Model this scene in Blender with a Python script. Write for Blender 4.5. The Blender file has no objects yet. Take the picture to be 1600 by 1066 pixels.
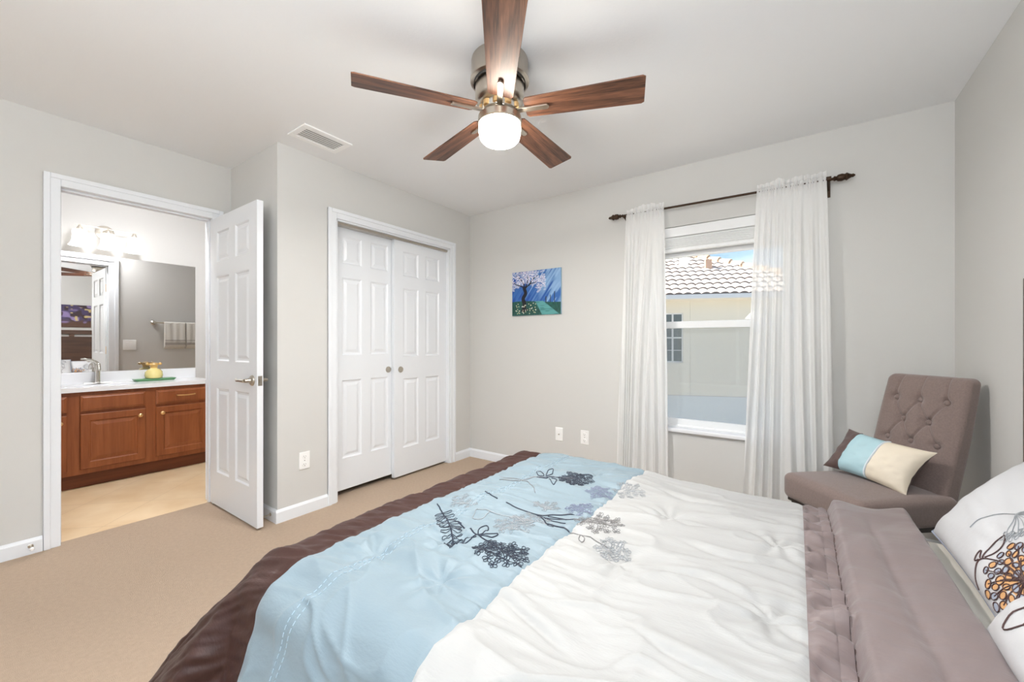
import bpy, math, random
import numpy as np
from mathutils import Matrix, Vector
PI = math.pi
random.seed(7)
S = bpy.context.scene
COL = S.collection

# ------------------------------------------------------------------ camera
cam = bpy.data.cameras.new('camera'); cam_o = bpy.data.objects.new('camera', cam); COL.objects.link(cam_o)
cam.sensor_fit = 'HORIZONTAL'; cam.sensor_width = 36.0; cam.lens = 36.0 * 629.8 / 1600
cam.shift_y = (535.2 - 533.0) / 1600
cam.clip_start = 0.02
TH = 0.6138
cam_o.location = (0, 0, 1.156); cam_o.rotation_euler = (PI / 2, 0, TH)
S.camera = cam_o

# ------------------------------------------------------------------ colour management
S.view_settings.view_transform = 'Standard'; S.view_settings.look = 'None'
S.view_settings.gamma = 1; S.view_settings.use_curve_mapping = False
S.view_settings.exposure = 1.04
S.cycles.use_denoising = True
S.cycles.max_bounces = 10; S.cycles.diffuse_bounces = 6; S.cycles.glossy_bounces = 5
S.cycles.transparent_max_bounces = 16; S.cycles.transmission_bounces = 6
S.cycles.sample_clamp_indirect = 8
S.cycles.caustics_reflective = False; S.cycles.caustics_refractive = False

# ------------------------------------------------------------------ world: sky with thin clouds
W = bpy.data.worlds.new('sky'); S.world = W; W.use_nodes = True
nt = W.node_tree; nt.nodes.clear()
def N(nt, typ, **kw):
    n = nt.nodes.new(typ)
    for k, v in kw.items():
        if k.startswith('i_'): n.inputs[int(k[2:]) if k[2:].isdigit() else k[2:].replace('_', ' ')].default_value = v
        else: setattr(n, k, v)
    return n
sky = N(nt, 'ShaderNodeTexSky', sky_type='NISHITA', sun_disc=False, sun_elevation=math.radians(42), sun_rotation=math.radians(270), air_density=1.0, dust_density=0.6, ozone_density=1.5)
tc = N(nt, 'ShaderNodeTexCoord'); mp = N(nt, 'ShaderNodeMapping'); mp.inputs['Scale'].default_value = (3, 3, 16)
nz = N(nt, 'ShaderNodeTexNoise'); nz.inputs['Scale'].default_value = 1.6; nz.inputs['Detail'].default_value = 6
rp = N(nt, 'ShaderNodeValToRGB'); rp.color_ramp.elements[0].position = .45; rp.color_ramp.elements[1].position = .75
mx = N(nt, 'ShaderNodeMixRGB'); mx.inputs[2].default_value = (6.5, 7.0, 7.6, 1)
ml = N(nt, 'ShaderNodeMath', operation='MULTIPLY'); ml.inputs[1].default_value = .35
bg = N(nt, 'ShaderNodeBackground'); out = N(nt, 'ShaderNodeOutputWorld')
SKY_STRENGTH = 0.10
bg.inputs[1].default_value = SKY_STRENGTH
L = nt.links.new
L(tc.outputs['Generated'], mp.inputs[0]); L(mp.outputs[0], nz.inputs[0]); L(nz.outputs[0], rp.inputs[0])
L(rp.outputs[0], ml.inputs[0]); L(ml.outputs[0], mx.inputs[0]); L(sky.outputs[0], mx.inputs[1]); L(mx.outputs[0], bg.inputs[0]); L(bg.outputs[0], out.inputs[0])

# ------------------------------------------------------------------ sun, and unseen lamps added to brighten the rooms
def lamp(name, kind, loc, energy, color=(1, 1, 1), **kw):
    d = bpy.data.lights.new(name, kind); d.energy = energy; d.color = color
    o = bpy.data.objects.new(name, d); COL.objects.link(o); o.location = loc
    for k, v in kw.items():
        if k == 'aim': o.rotation_euler = Vector(v).to_track_quat('-Z', 'Y').to_euler()
        else: setattr(d, k, v)
    return o
lamp('sun', 'SUN', (-6, 2, 9), 6.5, (1.0, .95, .86), aim=(.74, .06, -.66), angle=.009)
REAR_Y = -2.7
lamp('added_bath_fill', 'AREA', (-3.72, .95, 2.40), 16, (.99, .99, 1), aim=(-.6, .1, -1), shape='DISK', size=.35)  # unseen fill light added to brighten the bathroom
lamp('added_ceiling_bounce', 'AREA', (-.02, -1.0, 1.6), 63, (.92, .965, 1.0), aim=(0, .15, 1), shape='RECTANGLE', size=1.2, size_y=1.3)   # added fill without a fixture, bounced off the ceiling behind the camera
lamp('added_hall_fill', 'AREA', (-4.1, -1.2, 2.4), 10, (1, .97, .92), aim=(0, 0, -1), shape='DISK', size=.3)  # unseen fill added in the hallway, shining in through the added doorway
FAN_EMIT = 22.0
VANITY_EMIT = 1.0

# ------------------------------------------------------------------ materials
MATS = {}
def srgb(r, g, b):
    f = lambda c: (c / 255) / 12.92 if c / 255 <= .04045 else ((c / 255 + .055) / 1.055) ** 2.4
    return (f(r), f(g), f(b), 1)
def mat(name, col, rough=.6, metal=0., bump=None, vary=None, spec=.5, emit=None, coat=0, sheen=0):
    """bump=(scale, strength[, stretch]); vary=(colour2, scale[, stretch])"""
    m = bpy.data.materials.new(name); m.use_nodes = True; t = m.node_tree; b = t.nodes['Principled BSDF']
    b.inputs['Base Color'].default_value = col; b.inputs['Roughness'].default_value = rough; b.inputs['Metallic'].default_value = metal
    b.inputs['Specular IOR Level'].default_value = spec
    if coat: b.inputs['Coat Weight'].default_value = coat; b.inputs['Coat Roughness'].default_value = .15
    if sheen: b.inputs['Sheen Weight'].default_value = sheen
    if emit: b.inputs['Emission Color'].default_value = emit[0]; b.inputs['Emission Strength'].default_value = emit[1]
    tc = N(t, 'ShaderNodeTexCoord')
    def noise(scale, stretch, detail=4):
        mp = N(t, 'ShaderNodeMapping'); mp.inputs['Scale'].default_value = stretch or (1, 1, 1)
        nz = N(t, 'ShaderNodeTexNoise'); nz.inputs['Scale'].default_value = scale; nz.inputs['Detail'].default_value = detail
        t.links.new(tc.outputs['Object'], mp.inputs[0]); t.links.new(mp.outputs[0], nz.inputs[0]); return nz
    if vary:
        nz = noise(vary[1], vary[2] if len(vary) > 2 else None)
        rp = N(t, 'ShaderNodeValToRGB'); rp.color_ramp.elements[0].position = .32; rp.color_ramp.elements[1].position = .68
        rp.color_ramp.elements[0].color = col; rp.color_ramp.elements[1].color = vary[0]
        t.links.new(nz.outputs[0], rp.inputs[0]); t.links.new(rp.outputs[0], b.inputs['Base Color'])
    if bump:
        nz = noise(bump[0], bump[2] if len(bump) > 2 else None, 3)
        bp = N(t, 'ShaderNodeBump'); bp.inputs['Strength'].default_value = bump[1]; bp.inputs['Distance'].default_value = .01
        t.links.new(nz.outputs[0], bp.inputs['Height']); t.links.new(bp.outputs[0], b.inputs['Normal'])
    MATS[name] = m
    return m
def wood(name, dark, light, rough, axis=0, scale=26):
    m = mat(name, dark, rough); t = m.node_tree; b = t.nodes['Principled BSDF']
    tc = N(t, 'ShaderNodeTexCoord'); mp = N(t, 'ShaderNodeMapping'); st = [1, 1, 1]; st[axis] = .07; mp.inputs['Scale'].default_value = st
    n1 = N(t, 'ShaderNodeTexNoise'); n1.inputs['Scale'].default_value = scale; n1.inputs['Detail'].default_value = 8; n1.inputs['Distortion'].default_value = 1.2
    n2 = N(t, 'ShaderNodeTexNoise'); n2.inputs['Scale'].default_value = scale * 6; n2.inputs['Detail'].default_value = 3
    ad = N(t, 'ShaderNodeMixRGB', blend_type='MIX'); ad.inputs[0].default_value = .3
    rp = N(t, 'ShaderNodeValToRGB'); e = rp.color_ramp.elements; e[0].position = .36; e[0].color = dark; e[1].position = .64; e[1].color = light
    t.links.new(tc.outputs['Object'], mp.inputs[0]); t.links.new(mp.outputs[0], n1.inputs[0]); t.links.new(mp.outputs[0], n2.inputs[0])
    t.links.new(n1.outputs[0], ad.inputs[1]); t.links.new(n2.outputs[0], ad.inputs[2]); t.links.new(ad.outputs[0], rp.inputs[0]); t.links.new(rp.outputs[0], b.inputs['Base Color'])
    return m
wall_m = mat('wall_paint', srgb(211, 210, 207), .85, bump=(260, .06), spec=.25)
bath_m = mat('bath_paint', srgb(204, 203, 201), .85, bump=(260, .05), spec=.25)
ceil_m = mat('ceiling_paint', srgb(238, 239, 240), .9, bump=(90, .05), spec=.2)
trim_m = mat('white_trim', srgb(234, 237, 241), .32, spec=.5)
door_m = mat('door_paint', srgb(233, 236, 240), .3, spec=.5)
vinyl_m = mat('window_vinyl', srgb(236, 237, 238), .35)
carpet_m = mat('carpet', srgb(204, 177, 150), .95, bump=(420, .9), vary=(srgb(212, 186, 159), 60.0), spec=.1, sheen=.2)
nickel_m = mat('brushed_nickel', srgb(196, 188, 176), .28, 1.0)
satin_m = mat('satin_nickel', srgb(228, 222, 212), .45, .85)
chrome_m = mat('chrome', srgb(225, 222, 216), .12, 1.0)
brass_m = mat('brass', srgb(236, 196, 140), .3, 1.0)
bronze_m = mat('oil_rubbed_bronze', srgb(66, 48, 34), .45, .6)
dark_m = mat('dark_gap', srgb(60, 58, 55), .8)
plate_m = mat('plastic_white', srgb(246, 246, 245), .35)
slot_m = mat('slot_dark', srgb(90, 88, 84), .6)
walnut_m = wood('walnut', srgb(58, 34, 24), srgb(146, 98, 72), .42, 0, 30)
cab_m = wood('maple_cabinet', srgb(128, 68, 34), srgb(152, 88, 50), .38, 2, 14)
cabd_m = wood('maple_toe_kick', srgb(96, 48, 22), srgb(118, 62, 32), .45, 1, 14)
counter_m = mat('cultured_marble', srgb(236, 237, 240), .2)
espresso_m = wood('espresso_wood', srgb(62, 40, 28), srgb(84, 56, 40), .4, 1, 16)
blue_m = mat('blue_sateen', srgb(130, 148, 158), .55, bump=(55, .10, (1, 3.5, 1)), sheen=.15)
cream_m = mat('cream_sateen', srgb(172, 172, 171), .6, bump=(55, .10, (1, 3.5, 1)), sheen=.1)
brown_m = mat('brown_sateen', srgb(64, 40, 35), .5, bump=(60, .12, (1, 3, 1)), sheen=.03, spec=.35)
taupe_m = mat('taupe_sateen', srgb(127, 113, 112), .5, bump=(60, .08, (1, 3, 1)), sheen=.2)
sheet_m = mat('ivory_sheet', srgb(236, 232, 222), .7, bump=(60, .06))
sham_m = mat('white_sham', srgb(202, 202, 204), .6, bump=(40, .07), sheen=.1)
navy_m = mat('navy_thread', srgb(42, 50, 66), .5)
grey_m = mat('grey_thread', srgb(128, 126, 126), .5)
pale_m = mat('pale_thread', srgb(156, 160, 164), .5)
lilac_m = mat('lilac_thread', srgb(128, 134, 158), .5)
stitch_m = mat('white_thread', srgb(172, 194, 208), .5)
coffee_m = mat('coffee_thread', srgb(78, 54, 52), .5)
orange_m = mat('amber_fill', srgb(214, 164, 112), .6)
bluegrey_m = mat('bluegrey_fill', srgb(160, 168, 184), .6)
chair_m = mat('taupe_linen', srgb(122, 104, 98), .75, bump=(500, .25), vary=(srgb(132, 114, 108), 140), sheen=.3)
chairleg_m = mat('black_wood', srgb(30, 24, 24), .4)
tblue_m = mat('aqua_satin', srgb(168, 200, 208), .45, bump=(60, .08))
tcream_m = mat('ivory_satin', srgb(226, 214, 194), .5, bump=(60, .08))
tbrown_m = mat('umber_satin', srgb(92, 74, 70), .4, bump=(60, .1))
rope_m = mat('pale_cord', srgb(206, 214, 220), .6)
mirror_m = mat('mirror_silver', (.93, .93, .93, 1), .0, 1.0)
frog_m = mat('yellow_glass', srgb(226, 210, 140), .15, coat=.4)
frogtop_m = mat('amber_ceramic', srgb(206, 166, 96), .3)
green_m = mat('green_tray', srgb(96, 150, 104), .3)
towel_m = mat('towel_cloth', srgb(232, 229, 222), .9, bump=(300, .4))
stripe_m = mat('towel_stripe', srgb(150, 140, 136), .9)
stucco_m = mat('stucco', srgb(238, 231, 218), .9, bump=(30, .1))
band_m = mat('stucco_band', srgb(222, 226, 229), .9, bump=(30, .1))
roof_m = mat('roof_tile', srgb(238, 228, 218), .8, vary=(srgb(226, 204, 188), 3.0), bump=(20, .1))
ridge_m = mat('ridge_tile', srgb(230, 204, 176), .8, vary=(srgb(214, 176, 140), 4.0))
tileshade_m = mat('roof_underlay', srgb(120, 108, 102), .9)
gutter_m = mat('gutter_white', srgb(236, 236, 238), .4)
bounce_ground_m = mat('pale_bounce_ground', srgb(206, 200, 190), .9, vary=(srgb(188, 182, 172), 3.0), bump=(40, .5))
clay_m = mat('clay_pipe', srgb(216, 176, 148), .8)
hpane_m = mat('dark_glass', srgb(96, 106, 112), .1)
globe_m = mat('frosted_globe', (1, .96, .88, 1), .4, emit=((1, .93, .82, 1), FAN_EMIT))
shade_m = mat('frosted_shade', (1, .97, .93, 1), .4, emit=((1, .97, .93, 1), VANITY_EMIT))

# tile floor of the bathroom
tile_m = mat('travertine_tile', srgb(244, 220, 184), .35, vary=(srgb(230, 200, 158), 4.0))
def add_tile_lines(m):
    t = m.node_tree; b = t.nodes['Principled BSDF']; src = b.inputs['Base Color'].links[0].from_socket
    tc = N(t, 'ShaderNodeTexCoord'); mp = N(t, 'ShaderNodeMapping'); mp.inputs['Rotation'].default_value = (0, 0, PI / 4)
    br = N(t, 'ShaderNodeTexBrick'); br.offset = 0; br.inputs['Scale'].default_value = 1; br.inputs['Mortar Size'].default_value = .003
    br.inputs['Brick Width'].default_value = .42; br.inputs['Row Height'].default_value = .42
    br.inputs['Color1'].default_value = (1, 1, 1, 1); br.inputs['Color2'].default_value = (.96, .96, .96, 1); br.inputs['Mortar'].default_value = (.86, .84, .82, 1)
    mu = N(t, 'ShaderNodeMixRGB', blend_type='MULTIPLY'); mu.inputs[0].default_value = 1
    t.links.new(tc.outputs['Object'], mp.inputs[0]); t.links.new(mp.outputs[0], br.inputs[0]); t.links.new(src, mu.inputs[1]); t.links.new(br.outputs[0], mu.inputs[2]); t.links.new(mu.outputs[0], b.inputs['Base Color'])
add_tile_lines(tile_m)

def mix_mat(name, parts, base=None):
    """chain of (shader type, colour, fraction) mixed in order"""
    m = bpy.data.materials.new(name); m.use_nodes = True; t = m.node_tree; t.nodes.clear()
    o = N(t, 'ShaderNodeOutputMaterial'); prev = None
    for typ, colr, fr in parts:
        n = N(t, typ); n.inputs[0].default_value = colr
        if typ == 'ShaderNodeBsdfGlossy': n.inputs['Roughness'].default_value = 0.0
        if prev is None: prev = n.outputs[0]
        else:
            mx = N(t, 'ShaderNodeMixShader'); mx.inputs[0].default_value = fr
            t.links.new(prev, mx.inputs[1]); t.links.new(n.outputs[0], mx.inputs[2]); prev = mx.outputs[0]
    t.links.new(prev, o.inputs[0]); return m
sheer_m = mix_mat('sheer_voile', [('ShaderNodeBsdfDiffuse', (.93, .93, .92, 1), 0), ('ShaderNodeBsdfTranslucent', (.97, .97, .97, 1), .22), ('ShaderNodeBsdfTransparent', (1, 1, 1, 1), .17)])
glass_m = mix_mat('window_glass', [('ShaderNodeBsdfTransparent', (.97, .98, .98, 1), 0), ('ShaderNodeBsdfGlossy', (1, 1, 1, 1), .02)])
screen_m = mix_mat('insect_screen', [('ShaderNodeBsdfTransparent', (1, 1, 1, 1), 0), ('ShaderNodeBsdfDiffuse', (.42, .46, .48, 1), .22)])

# painted-canvas material: colours come from the mesh's own paint attribute
def paint_mat(name):
    m = mat(name, (1, 1, 1, 1), .55, bump=(160, .12)); t = m.node_tree
    a = N(t, 'ShaderNodeAttribute'); a.attribute_name = 'paint'; t.links.new(a.outputs['Color'], t.nodes['Principled BSDF'].inputs['Base Color']); return m
canvas_m = paint_mat('acrylic_paint')

# ------------------------------------------------------------------ mesh builder
class MB:
    def __init__(self): self.V = []; self.F = []; self.n = 0; self.cur = 0; self.MI = []
    def add(self, v, f):
        v = np.asarray(v, float).reshape(-1, 3); self.V.append(v)
        f = [tuple(int(i) + self.n for i in q) for q in f]; self.F += f; self.MI += [self.cur] * len(f); self.n += len(v); return self
    def box(self, x0, x1, y0, y1, z0, z1):
        v = [(x, y, z) for x in (x0, x1) for y in (y0, y1) for z in (z0, z1)]
        return self.add(v, [(0, 1, 3, 2), (4, 6, 7, 5), (0, 4, 5, 1), (2, 3, 7, 6), (0, 2, 6, 4), (1, 5, 7, 3)])
    def hexa(self, bot, top):
        n = len(bot); v = list(bot) + list(top)
        return self.add(v, [tuple(range(n - 1, -1, -1)), tuple(range(n, 2 * n))] + [(i, (i + 1) % n, n + (i + 1) % n, n + i) for i in range(n)])
    def tube(self, pts, r, n=8, cap=True, closed=False):
        P = np.asarray(pts, float); m = len(P); r = np.broadcast_to(np.asarray(r, float), (m,))
        T = np.gradient(P, axis=0) if not closed else np.roll(P, -1, 0) - np.roll(P, 1, 0)
        T /= np.linalg.norm(T, axis=1)[:, None] + 1e-12
        a = np.array([0, 0, 1.]) if abs(T[0, 2]) < .9 else np.array([1., 0, 0])
        nrm = a - T[0] * (a @ T[0]); nrm /= np.linalg.norm(nrm); R = []
        for i in range(m):
            nrm = nrm - T[i] * (nrm @ T[i]); nrm /= np.linalg.norm(nrm) + 1e-12; b = np.cross(T[i], nrm)
            th = np.arange(n) * 2 * PI / n
            R.append(P[i] + r[i] * (np.cos(th)[:, None] * nrm + np.sin(th)[:, None] * b))
        f = []
        for i in range(m if closed else m - 1):
            j = (i + 1) % m
            f += [(i * n + k, i * n + (k + 1) % n, j * n + (k + 1) % n, j * n + k) for k in range(n)]
        if cap and not closed: f += [tuple(range(n - 1, -1, -1)), tuple((m - 1) * n + k for k in range(n))]
        return self.add(np.concatenate(R), f)
    def lathe(self, prof, c=(0, 0, 0), axis='z', n=32, cap=True, d=None):
        th = np.arange(n) * 2 * PI / n; rings = []
        if d is None: d = {'x': (1, 0, 0), 'y': (0, 1, 0), 'z': (0, 0, 1)}[axis]
        d = np.array(d, float); d /= np.linalg.norm(d)
        a = np.array([1., 0, 0]) if abs(d[0]) < .9 else np.array([0, 1., 0]); a = a - d * (a @ d); a /= np.linalg.norm(a); b = np.cross(d, a)
        for r, z in prof: rings.append(np.array(c) + d * z + r * (np.cos(th)[:, None] * a + np.sin(th)[:, None] * b))
        m = len(prof); f = [(i * n + k, i * n + (k + 1) % n, (i + 1) * n + (k + 1) % n, (i + 1) * n + k) for i in range(m - 1) for k in range(n)]
        if cap: f += [tuple(range(n - 1, -1, -1)), tuple((m - 1) * n + k for k in range(n))]
        return self.add(np.concatenate(rings), f)
    def grid(self, P, flip=False):
        a, b = P.shape[:2]; I = np.arange(a * b).reshape(a, b)
        q = np.stack([I[:-1, :-1], I[1:, :-1], I[1:, 1:], I[:-1, 1:]], -1).reshape(-1, 4)
        if flip: q = q[:, ::-1]
        return self.add(P.reshape(-1, 3), q)
    def build(self, name, m, parent=None, bevel=0, seg=2, smooth=False, local=False, sharp=40, solid=0, sub=0):
        V = np.concatenate(self.V)
        if parent is not None and not local:
            p = parent; off = np.zeros(3)
            while p is not None: off += np.array(p.location); p = p.parent
            V = V - off
        me = bpy.data.meshes.new(name); me.from_pydata(V.tolist(), [], self.F); me.validate()
        for q in (m if isinstance(m, list) else [m]): me.materials.append(q)
        if isinstance(m, list) and len(me.polygons) == len(self.MI): me.polygons.foreach_set('material_index', self.MI)
        if smooth:
            me.shade_smooth()
            if sharp < 180: me.set_sharp_from_angle(angle=math.radians(sharp))
        o = bpy.data.objects.new(name, me); COL.objects.link(o); o.parent = parent
        if bevel:
            b = o.modifiers.new('bevel', 'BEVEL'); b.width = bevel; b.segments = seg; b.limit_method = 'ANGLE'; b.angle_limit = math.radians(35)
        if solid:
            b = o.modifiers.new('solidify', 'SOLIDIFY'); b.thickness = solid; b.offset = -1
        if sub:
            b = o.modifiers.new('subsurf', 'SUBSURF'); b.levels = sub; b.render_levels = sub
        return o
def box(name, m, x0, x1, y0, y1, z0, z1, parent=None, bevel=0, **k): return MB().box(x0, x1, y0, y1, z0, z1).build(name, m, parent, bevel, **k)
def thing(name, label, cat, loc=(0, 0, 0), rz=0, group=None):
    o = bpy.data.objects.new(name, None); COL.objects.link(o); o.location = loc; o.rotation_euler = (0, 0, rz); o.empty_display_size = .05
    return tag(o, label, cat, group)
def tag(o, label, cat, group=None):
    o['label'] = label; o['category'] = cat
    if group: o['group'] = group
    return o
def struct(o): o['kind'] = 'structure'; return o
def copy_tree(o, parent=None):
    c = o.copy(); COL.objects.link(c); c.parent = parent
    for ch in list(o.children): copy_tree(ch, c)
    return c
# smooth noise on arrays
_rng = np.random.RandomState(11); _perm = _rng.permutation(512); _perm = np.concatenate([_perm, _perm, _perm]); _val = _rng.uniform(-1, 1, 2048)
def vnoise(x, y, seed=0):
    x = np.asarray(x, float) + seed * 17.31; y = np.asarray(y, float) + seed * 9.17
    xi = np.floor(x).astype(int); yi = np.floor(y).astype(int); fx = x - xi; fy = y - yi
    fx = fx * fx * fx * (fx * (fx * 6 - 15) + 10); fy = fy * fy * fy * (fy * (fy * 6 - 15) + 10)
    h = lambda a, b: _val[_perm[(a & 511) + _perm[b & 511]] ]
    v = (h(xi, yi) * (1 - fx) + h(xi + 1, yi) * fx) * (1 - fy) + (h(xi, yi + 1) * (1 - fx) + h(xi + 1, yi + 1) * fx) * fy
    return v
def sstep(a, b, x): t = np.clip((x - a) / (b - a), 0, 1); return t * t * (3 - 2 * t)
def spline(pts, n):
    P = np.array(pts, float); m = len(P)
    if m == 2: t = np.linspace(0, 1, n)[:, None]; return P[0] * (1 - t) + P[1] * t
    Q = np.vstack([2 * P[0] - P[1], P, 2 * P[-1] - P[-2]]); out = []
    for s in np.linspace(0, m - 1 - 1e-9, n):
        i = int(s); t = s - i; a, b, c, d = Q[i:i + 4]
        out.append(.5 * (2 * b + (c - a) * t + (2 * a - 5 * b + 4 * c - d) * t * t + (3 * b - a - 3 * c + d) * t ** 3))
    return np.array(out)

# ------------------------------------------------------------------ room shell
H = 2.44
XC, XB, XR, YB, YR = -2.7115, -3.4232, .69, 3.106, 1.243   # closet wall, bath wall, right wall, window wall, return wall
BX0, BX1, BY0, BY1 = -5.03, -3.54, -.10, 2.62             # bathroom interior
struct(box('floor', carpet_m, -3.475, XR + .1, REAR_Y - .1, YB + .2, -.08, 0))
struct(box('floor_bathroom', tile_m, BX0 - .1, -3.475, REAR_Y - .1, YB + .2, -.08, -.002))
struct(box('ceiling', ceil_m, BX0 - .1, XR + .1, REAR_Y - .1, YB + .2, H, H + .1))
# bath wall (faces the bedroom) with the doorway
DY0, DY1, DZ = .392, 1.128, 2.045
HY0, HY1 = -1.45, -.65      # unseen doorway behind the camera, added to let light in
w = MB()
w.box(BX1, XB, REAR_Y, HY0, 0, H); w.box(BX1, XB, HY1, DY0 - .02, 0, H); w.box(BX1, XB, HY0, HY1, 2.05, H); w.box(BX1, XB, DY1 + .02, YB, 0, H); w.box(BX1, XB, DY0 - .02, DY1 + .02, DZ + .02, H)
struct(w.build('wall_bathroom', wall_m))
# closet front wall with the sliding-door opening
CY0, CY1, CZ = 1.645, 2.815, 2.05
w = MB(); w.box(XC - .1, XC, YR, CY0, 0, H); w.box(XC - .1, XC, CY1, YB, 0, H); w.box(XC - .1, XC, CY0, CY1, CZ, H)
struct(w.build('wall_closet', wall_m))
struct(box('wall_return', wall_m, XB, XC - .1, YR, YR + .1, 0, H))
# window wall
WX0, WX1, WZ0, WZ1 = -.91, .008, .505, 2.006
w = MB(); w.box(BX0 - .1, WX0, YB, YB + .2, 0, H); w.box(WX1, XR + .1, YB, YB + .2, 0, H); w.box(WX0, WX1, YB, YB + .2, 0, WZ0); w.box(WX0, WX1, YB, YB + .2, WZ1, H)
struct(w.build('wall_window', wall_m))
struct(box('wall_right', wall_m, XR, XR + .1, REAR_Y - .1, YB, 0, H))
RX0, RX1, RZ0, RZ1 = -2.35, .45, .25, 2.33
w = MB(); w.box(XB, RX0, REAR_Y - .1, REAR_Y, 0, H); w.box(RX1, XR, REAR_Y - .1, REAR_Y, 0, H); w.box(RX0, RX1, REAR_Y - .1, REAR_Y, 0, RZ0); w.box(RX0, RX1, REAR_Y - .1, REAR_Y, RZ1, H)
struct(w.build('wall_rear', wall_m))
struct(box('wall_vanity', bath_m, BX0 - .1, BX0, BY0, YB, 0, H))
struct(box('wall_bath_start', bath_m, BX0 - .1, BX1, BY0 - .1, BY0, 0, H))
struct(box('wall_hallway', wall_m, BX1 - 1.1, BX1 - 1.0, REAR_Y - .1, BY0 - .1, 0, H))
struct(box('wall_hallway_end', wall_m, BX1 - 1.0, BX1, REAR_Y - .1, REAR_Y, 0, H))
struct(box('wall_bath_end', bath_m, BX0, BX1, BY1, BY1 + .1, 0, H))

# baseboards
def base(name, p0, p1, nrm, hgt=.084, t=.013):
    (x0, y0), (x1, y1) = p0, p1; nx, ny = nrm
    sec = [(0, 0), (t, 0), (t, hgt - .016), (t * .45, hgt - .004), (t * .3, hgt), (0, hgt)]
    a = [(x0 + nx * u, y0 + ny * u, z) for u, z in sec]; b = [(x1 + nx * u, y1 + ny * u, z) for u, z in sec]
    return struct(MB().hexa(a, b).build(name, trim_m))
base('baseboard_bathroom', (XB, HY1), (XB, .328), (1, 0))
base('baseboard_closet', (XC, YR - .013), (XC, 1.58), (1, 0))
base('baseboard_corner', (XC, 2.881), (XC, YB), (1, 0))
base('baseboard_return', (XB + .02, YR), (XC, YR), (0, -1))
base('baseboard_window', (XC, YB), (XR, YB), (0, -1))
base('baseboard_right', (XR, REAR_Y), (XR, YB), (-1, 0))
base('baseboard_vanity', (BX0, 1.52), (BX0, BY1), (1, 0))

# door casings: two-step profile with mitred corners drawn as boxes
def casing(name, plane, s, y0, y1, zt, wd=.066):
    m = MB()
    X = lambda d: sorted((plane, plane + s * d))
    for lo, hi, d in ((0, wd, .011), (wd * .6, wd, .018)):
        m.box(*X(d), y0 - hi, y0 - lo, 0, zt + hi); m.box(*X(d), y1 + lo, y1 + hi, 0, zt + hi); m.box(*X(d), y0 - lo, y1 + lo, zt + lo, zt + hi)
    return struct(m.build(name, trim_m, bevel=.003))
casing('trim_1', XB, 1, DY0 + .004, DY1 - .004, DZ - .002)
casing('trim_2', BX1, -1, DY0 + .004, DY1 - .004, DZ - .002, .085)
casing('trim_3', XC, 1, CY0, CY1, CZ)
# jambs
j = MB(); j.box(BX1, XB, DY0 - .02, DY0, 0, DZ + .02); j.box(BX1, XB, DY1, DY1 + .02, 0, DZ + .02); j.box(BX1, XB, DY0, DY1, DZ, DZ + .02)
j.box(BX1 + .04, BX1 + .075, DY0, DY0 + .011, 0, DZ); j.box(BX1 + .04, BX1 + .075, DY0, DY1, DZ - .011, DZ); j.box(BX1 + .04, BX1 + .075, DY1 - .011, DY1, 0, DZ)
struct(j.build('trim_4', trim_m, bevel=.002))
j = MB(); j.box(XC - .1, XC, CY0, CY0 + .014, 0, CZ); j.box(XC - .1, XC, CY1 - .014, CY1, 0, CZ); j.box(XC - .1, XC, CY0, CY1, CZ - .012, CZ)
struct(j.build('trim_5', trim_m, bevel=.002))
struct(box('trim_6', MATS['brushed_nickel'], XC - .092, XC - .02, CY0 + .014, CY1 - .014, CZ - .03, CZ - .012))
# strike plate on the latch-side jamb
# ------------------------------------------------------------------ six-panel doors
def six_panel(width, hgt, t, faces='both'):
    """local frame: x along the width, y through the thickness (front at y=0, back at y=t), z up"""
    st = .112 * width / .74; mu = .10 * width / .74; pw = (width - 2 * st - mu) / 2
    xs = [0, st, st + pw, st + pw + mu, width - st, width]
    zs = [0, .235, .825, 1.015, 1.60, 1.705, 1.915, hgt]
    m = MB()
    def face(y, s):
        for i in range(5):
            for k in range(7):
                x0, x1, z0, z1 = xs[i], xs[i + 1], zs[k], zs[k + 1]
                if i in (1, 3) and k in (1, 3, 5):
                    rings = []
                    for ins, dep in ((0, 0), (.010, .009), (.022, .010), (.042, .003)):
                        rings.append([(x0 + ins, y + s * dep, z0 + ins), (x1 - ins, y + s * dep, z0 + ins), (x1 - ins, y + s * dep, z1 - ins), (x0 + ins, y + s * dep, z1 - ins)])
                    v = [p for r in rings for p in r]; f = []
                    for r in range(3): f += [(r * 4 + q, r * 4 + (q + 1) % 4, (r + 1) * 4 + (q + 1) % 4, (r + 1) * 4 + q) for q in range(4)]
                    f.append((12, 13, 14, 15))
                    m.add(v, f if s > 0 else [q[::-1] for q in f])
                else:
                    q = [(0, 1, 2, 3)]; m.add([(x0, y, z0), (x1, y, z0), (x1, y, z1), (x0, y, z1)], q if s > 0 else [q[0][::-1]])
    face(0, 1); face(t, -1)
    for (a, b) in (((0, 0), (width, 0)),): pass
    m.add([(0, 0, 0), (0, t, 0), (0, t, hgt), (0, 0, hgt)], [(3, 2, 1, 0)][::-1]); m.add([(width, 0, 0), (width, t, 0), (width, t, hgt), (width, 0, hgt)], [(0, 1, 2, 3)])
    m.add([(0, 0, 0), (width, 0, 0), (width, t, 0), (0, t, 0)], [(3, 2, 1, 0)]); m.add([(0, 0, hgt), (width, 0, hgt), (width, t, hgt), (0, t, hgt)], [(0, 1, 2, 3)])
    return m
def leaf(name, loc, rz, width, hgt, t):
    o = six_panel(width, hgt, t).build(name, door_m, None)
    o.location = loc; o.rotation_euler = (0, 0, rz); return struct(o)
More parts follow.
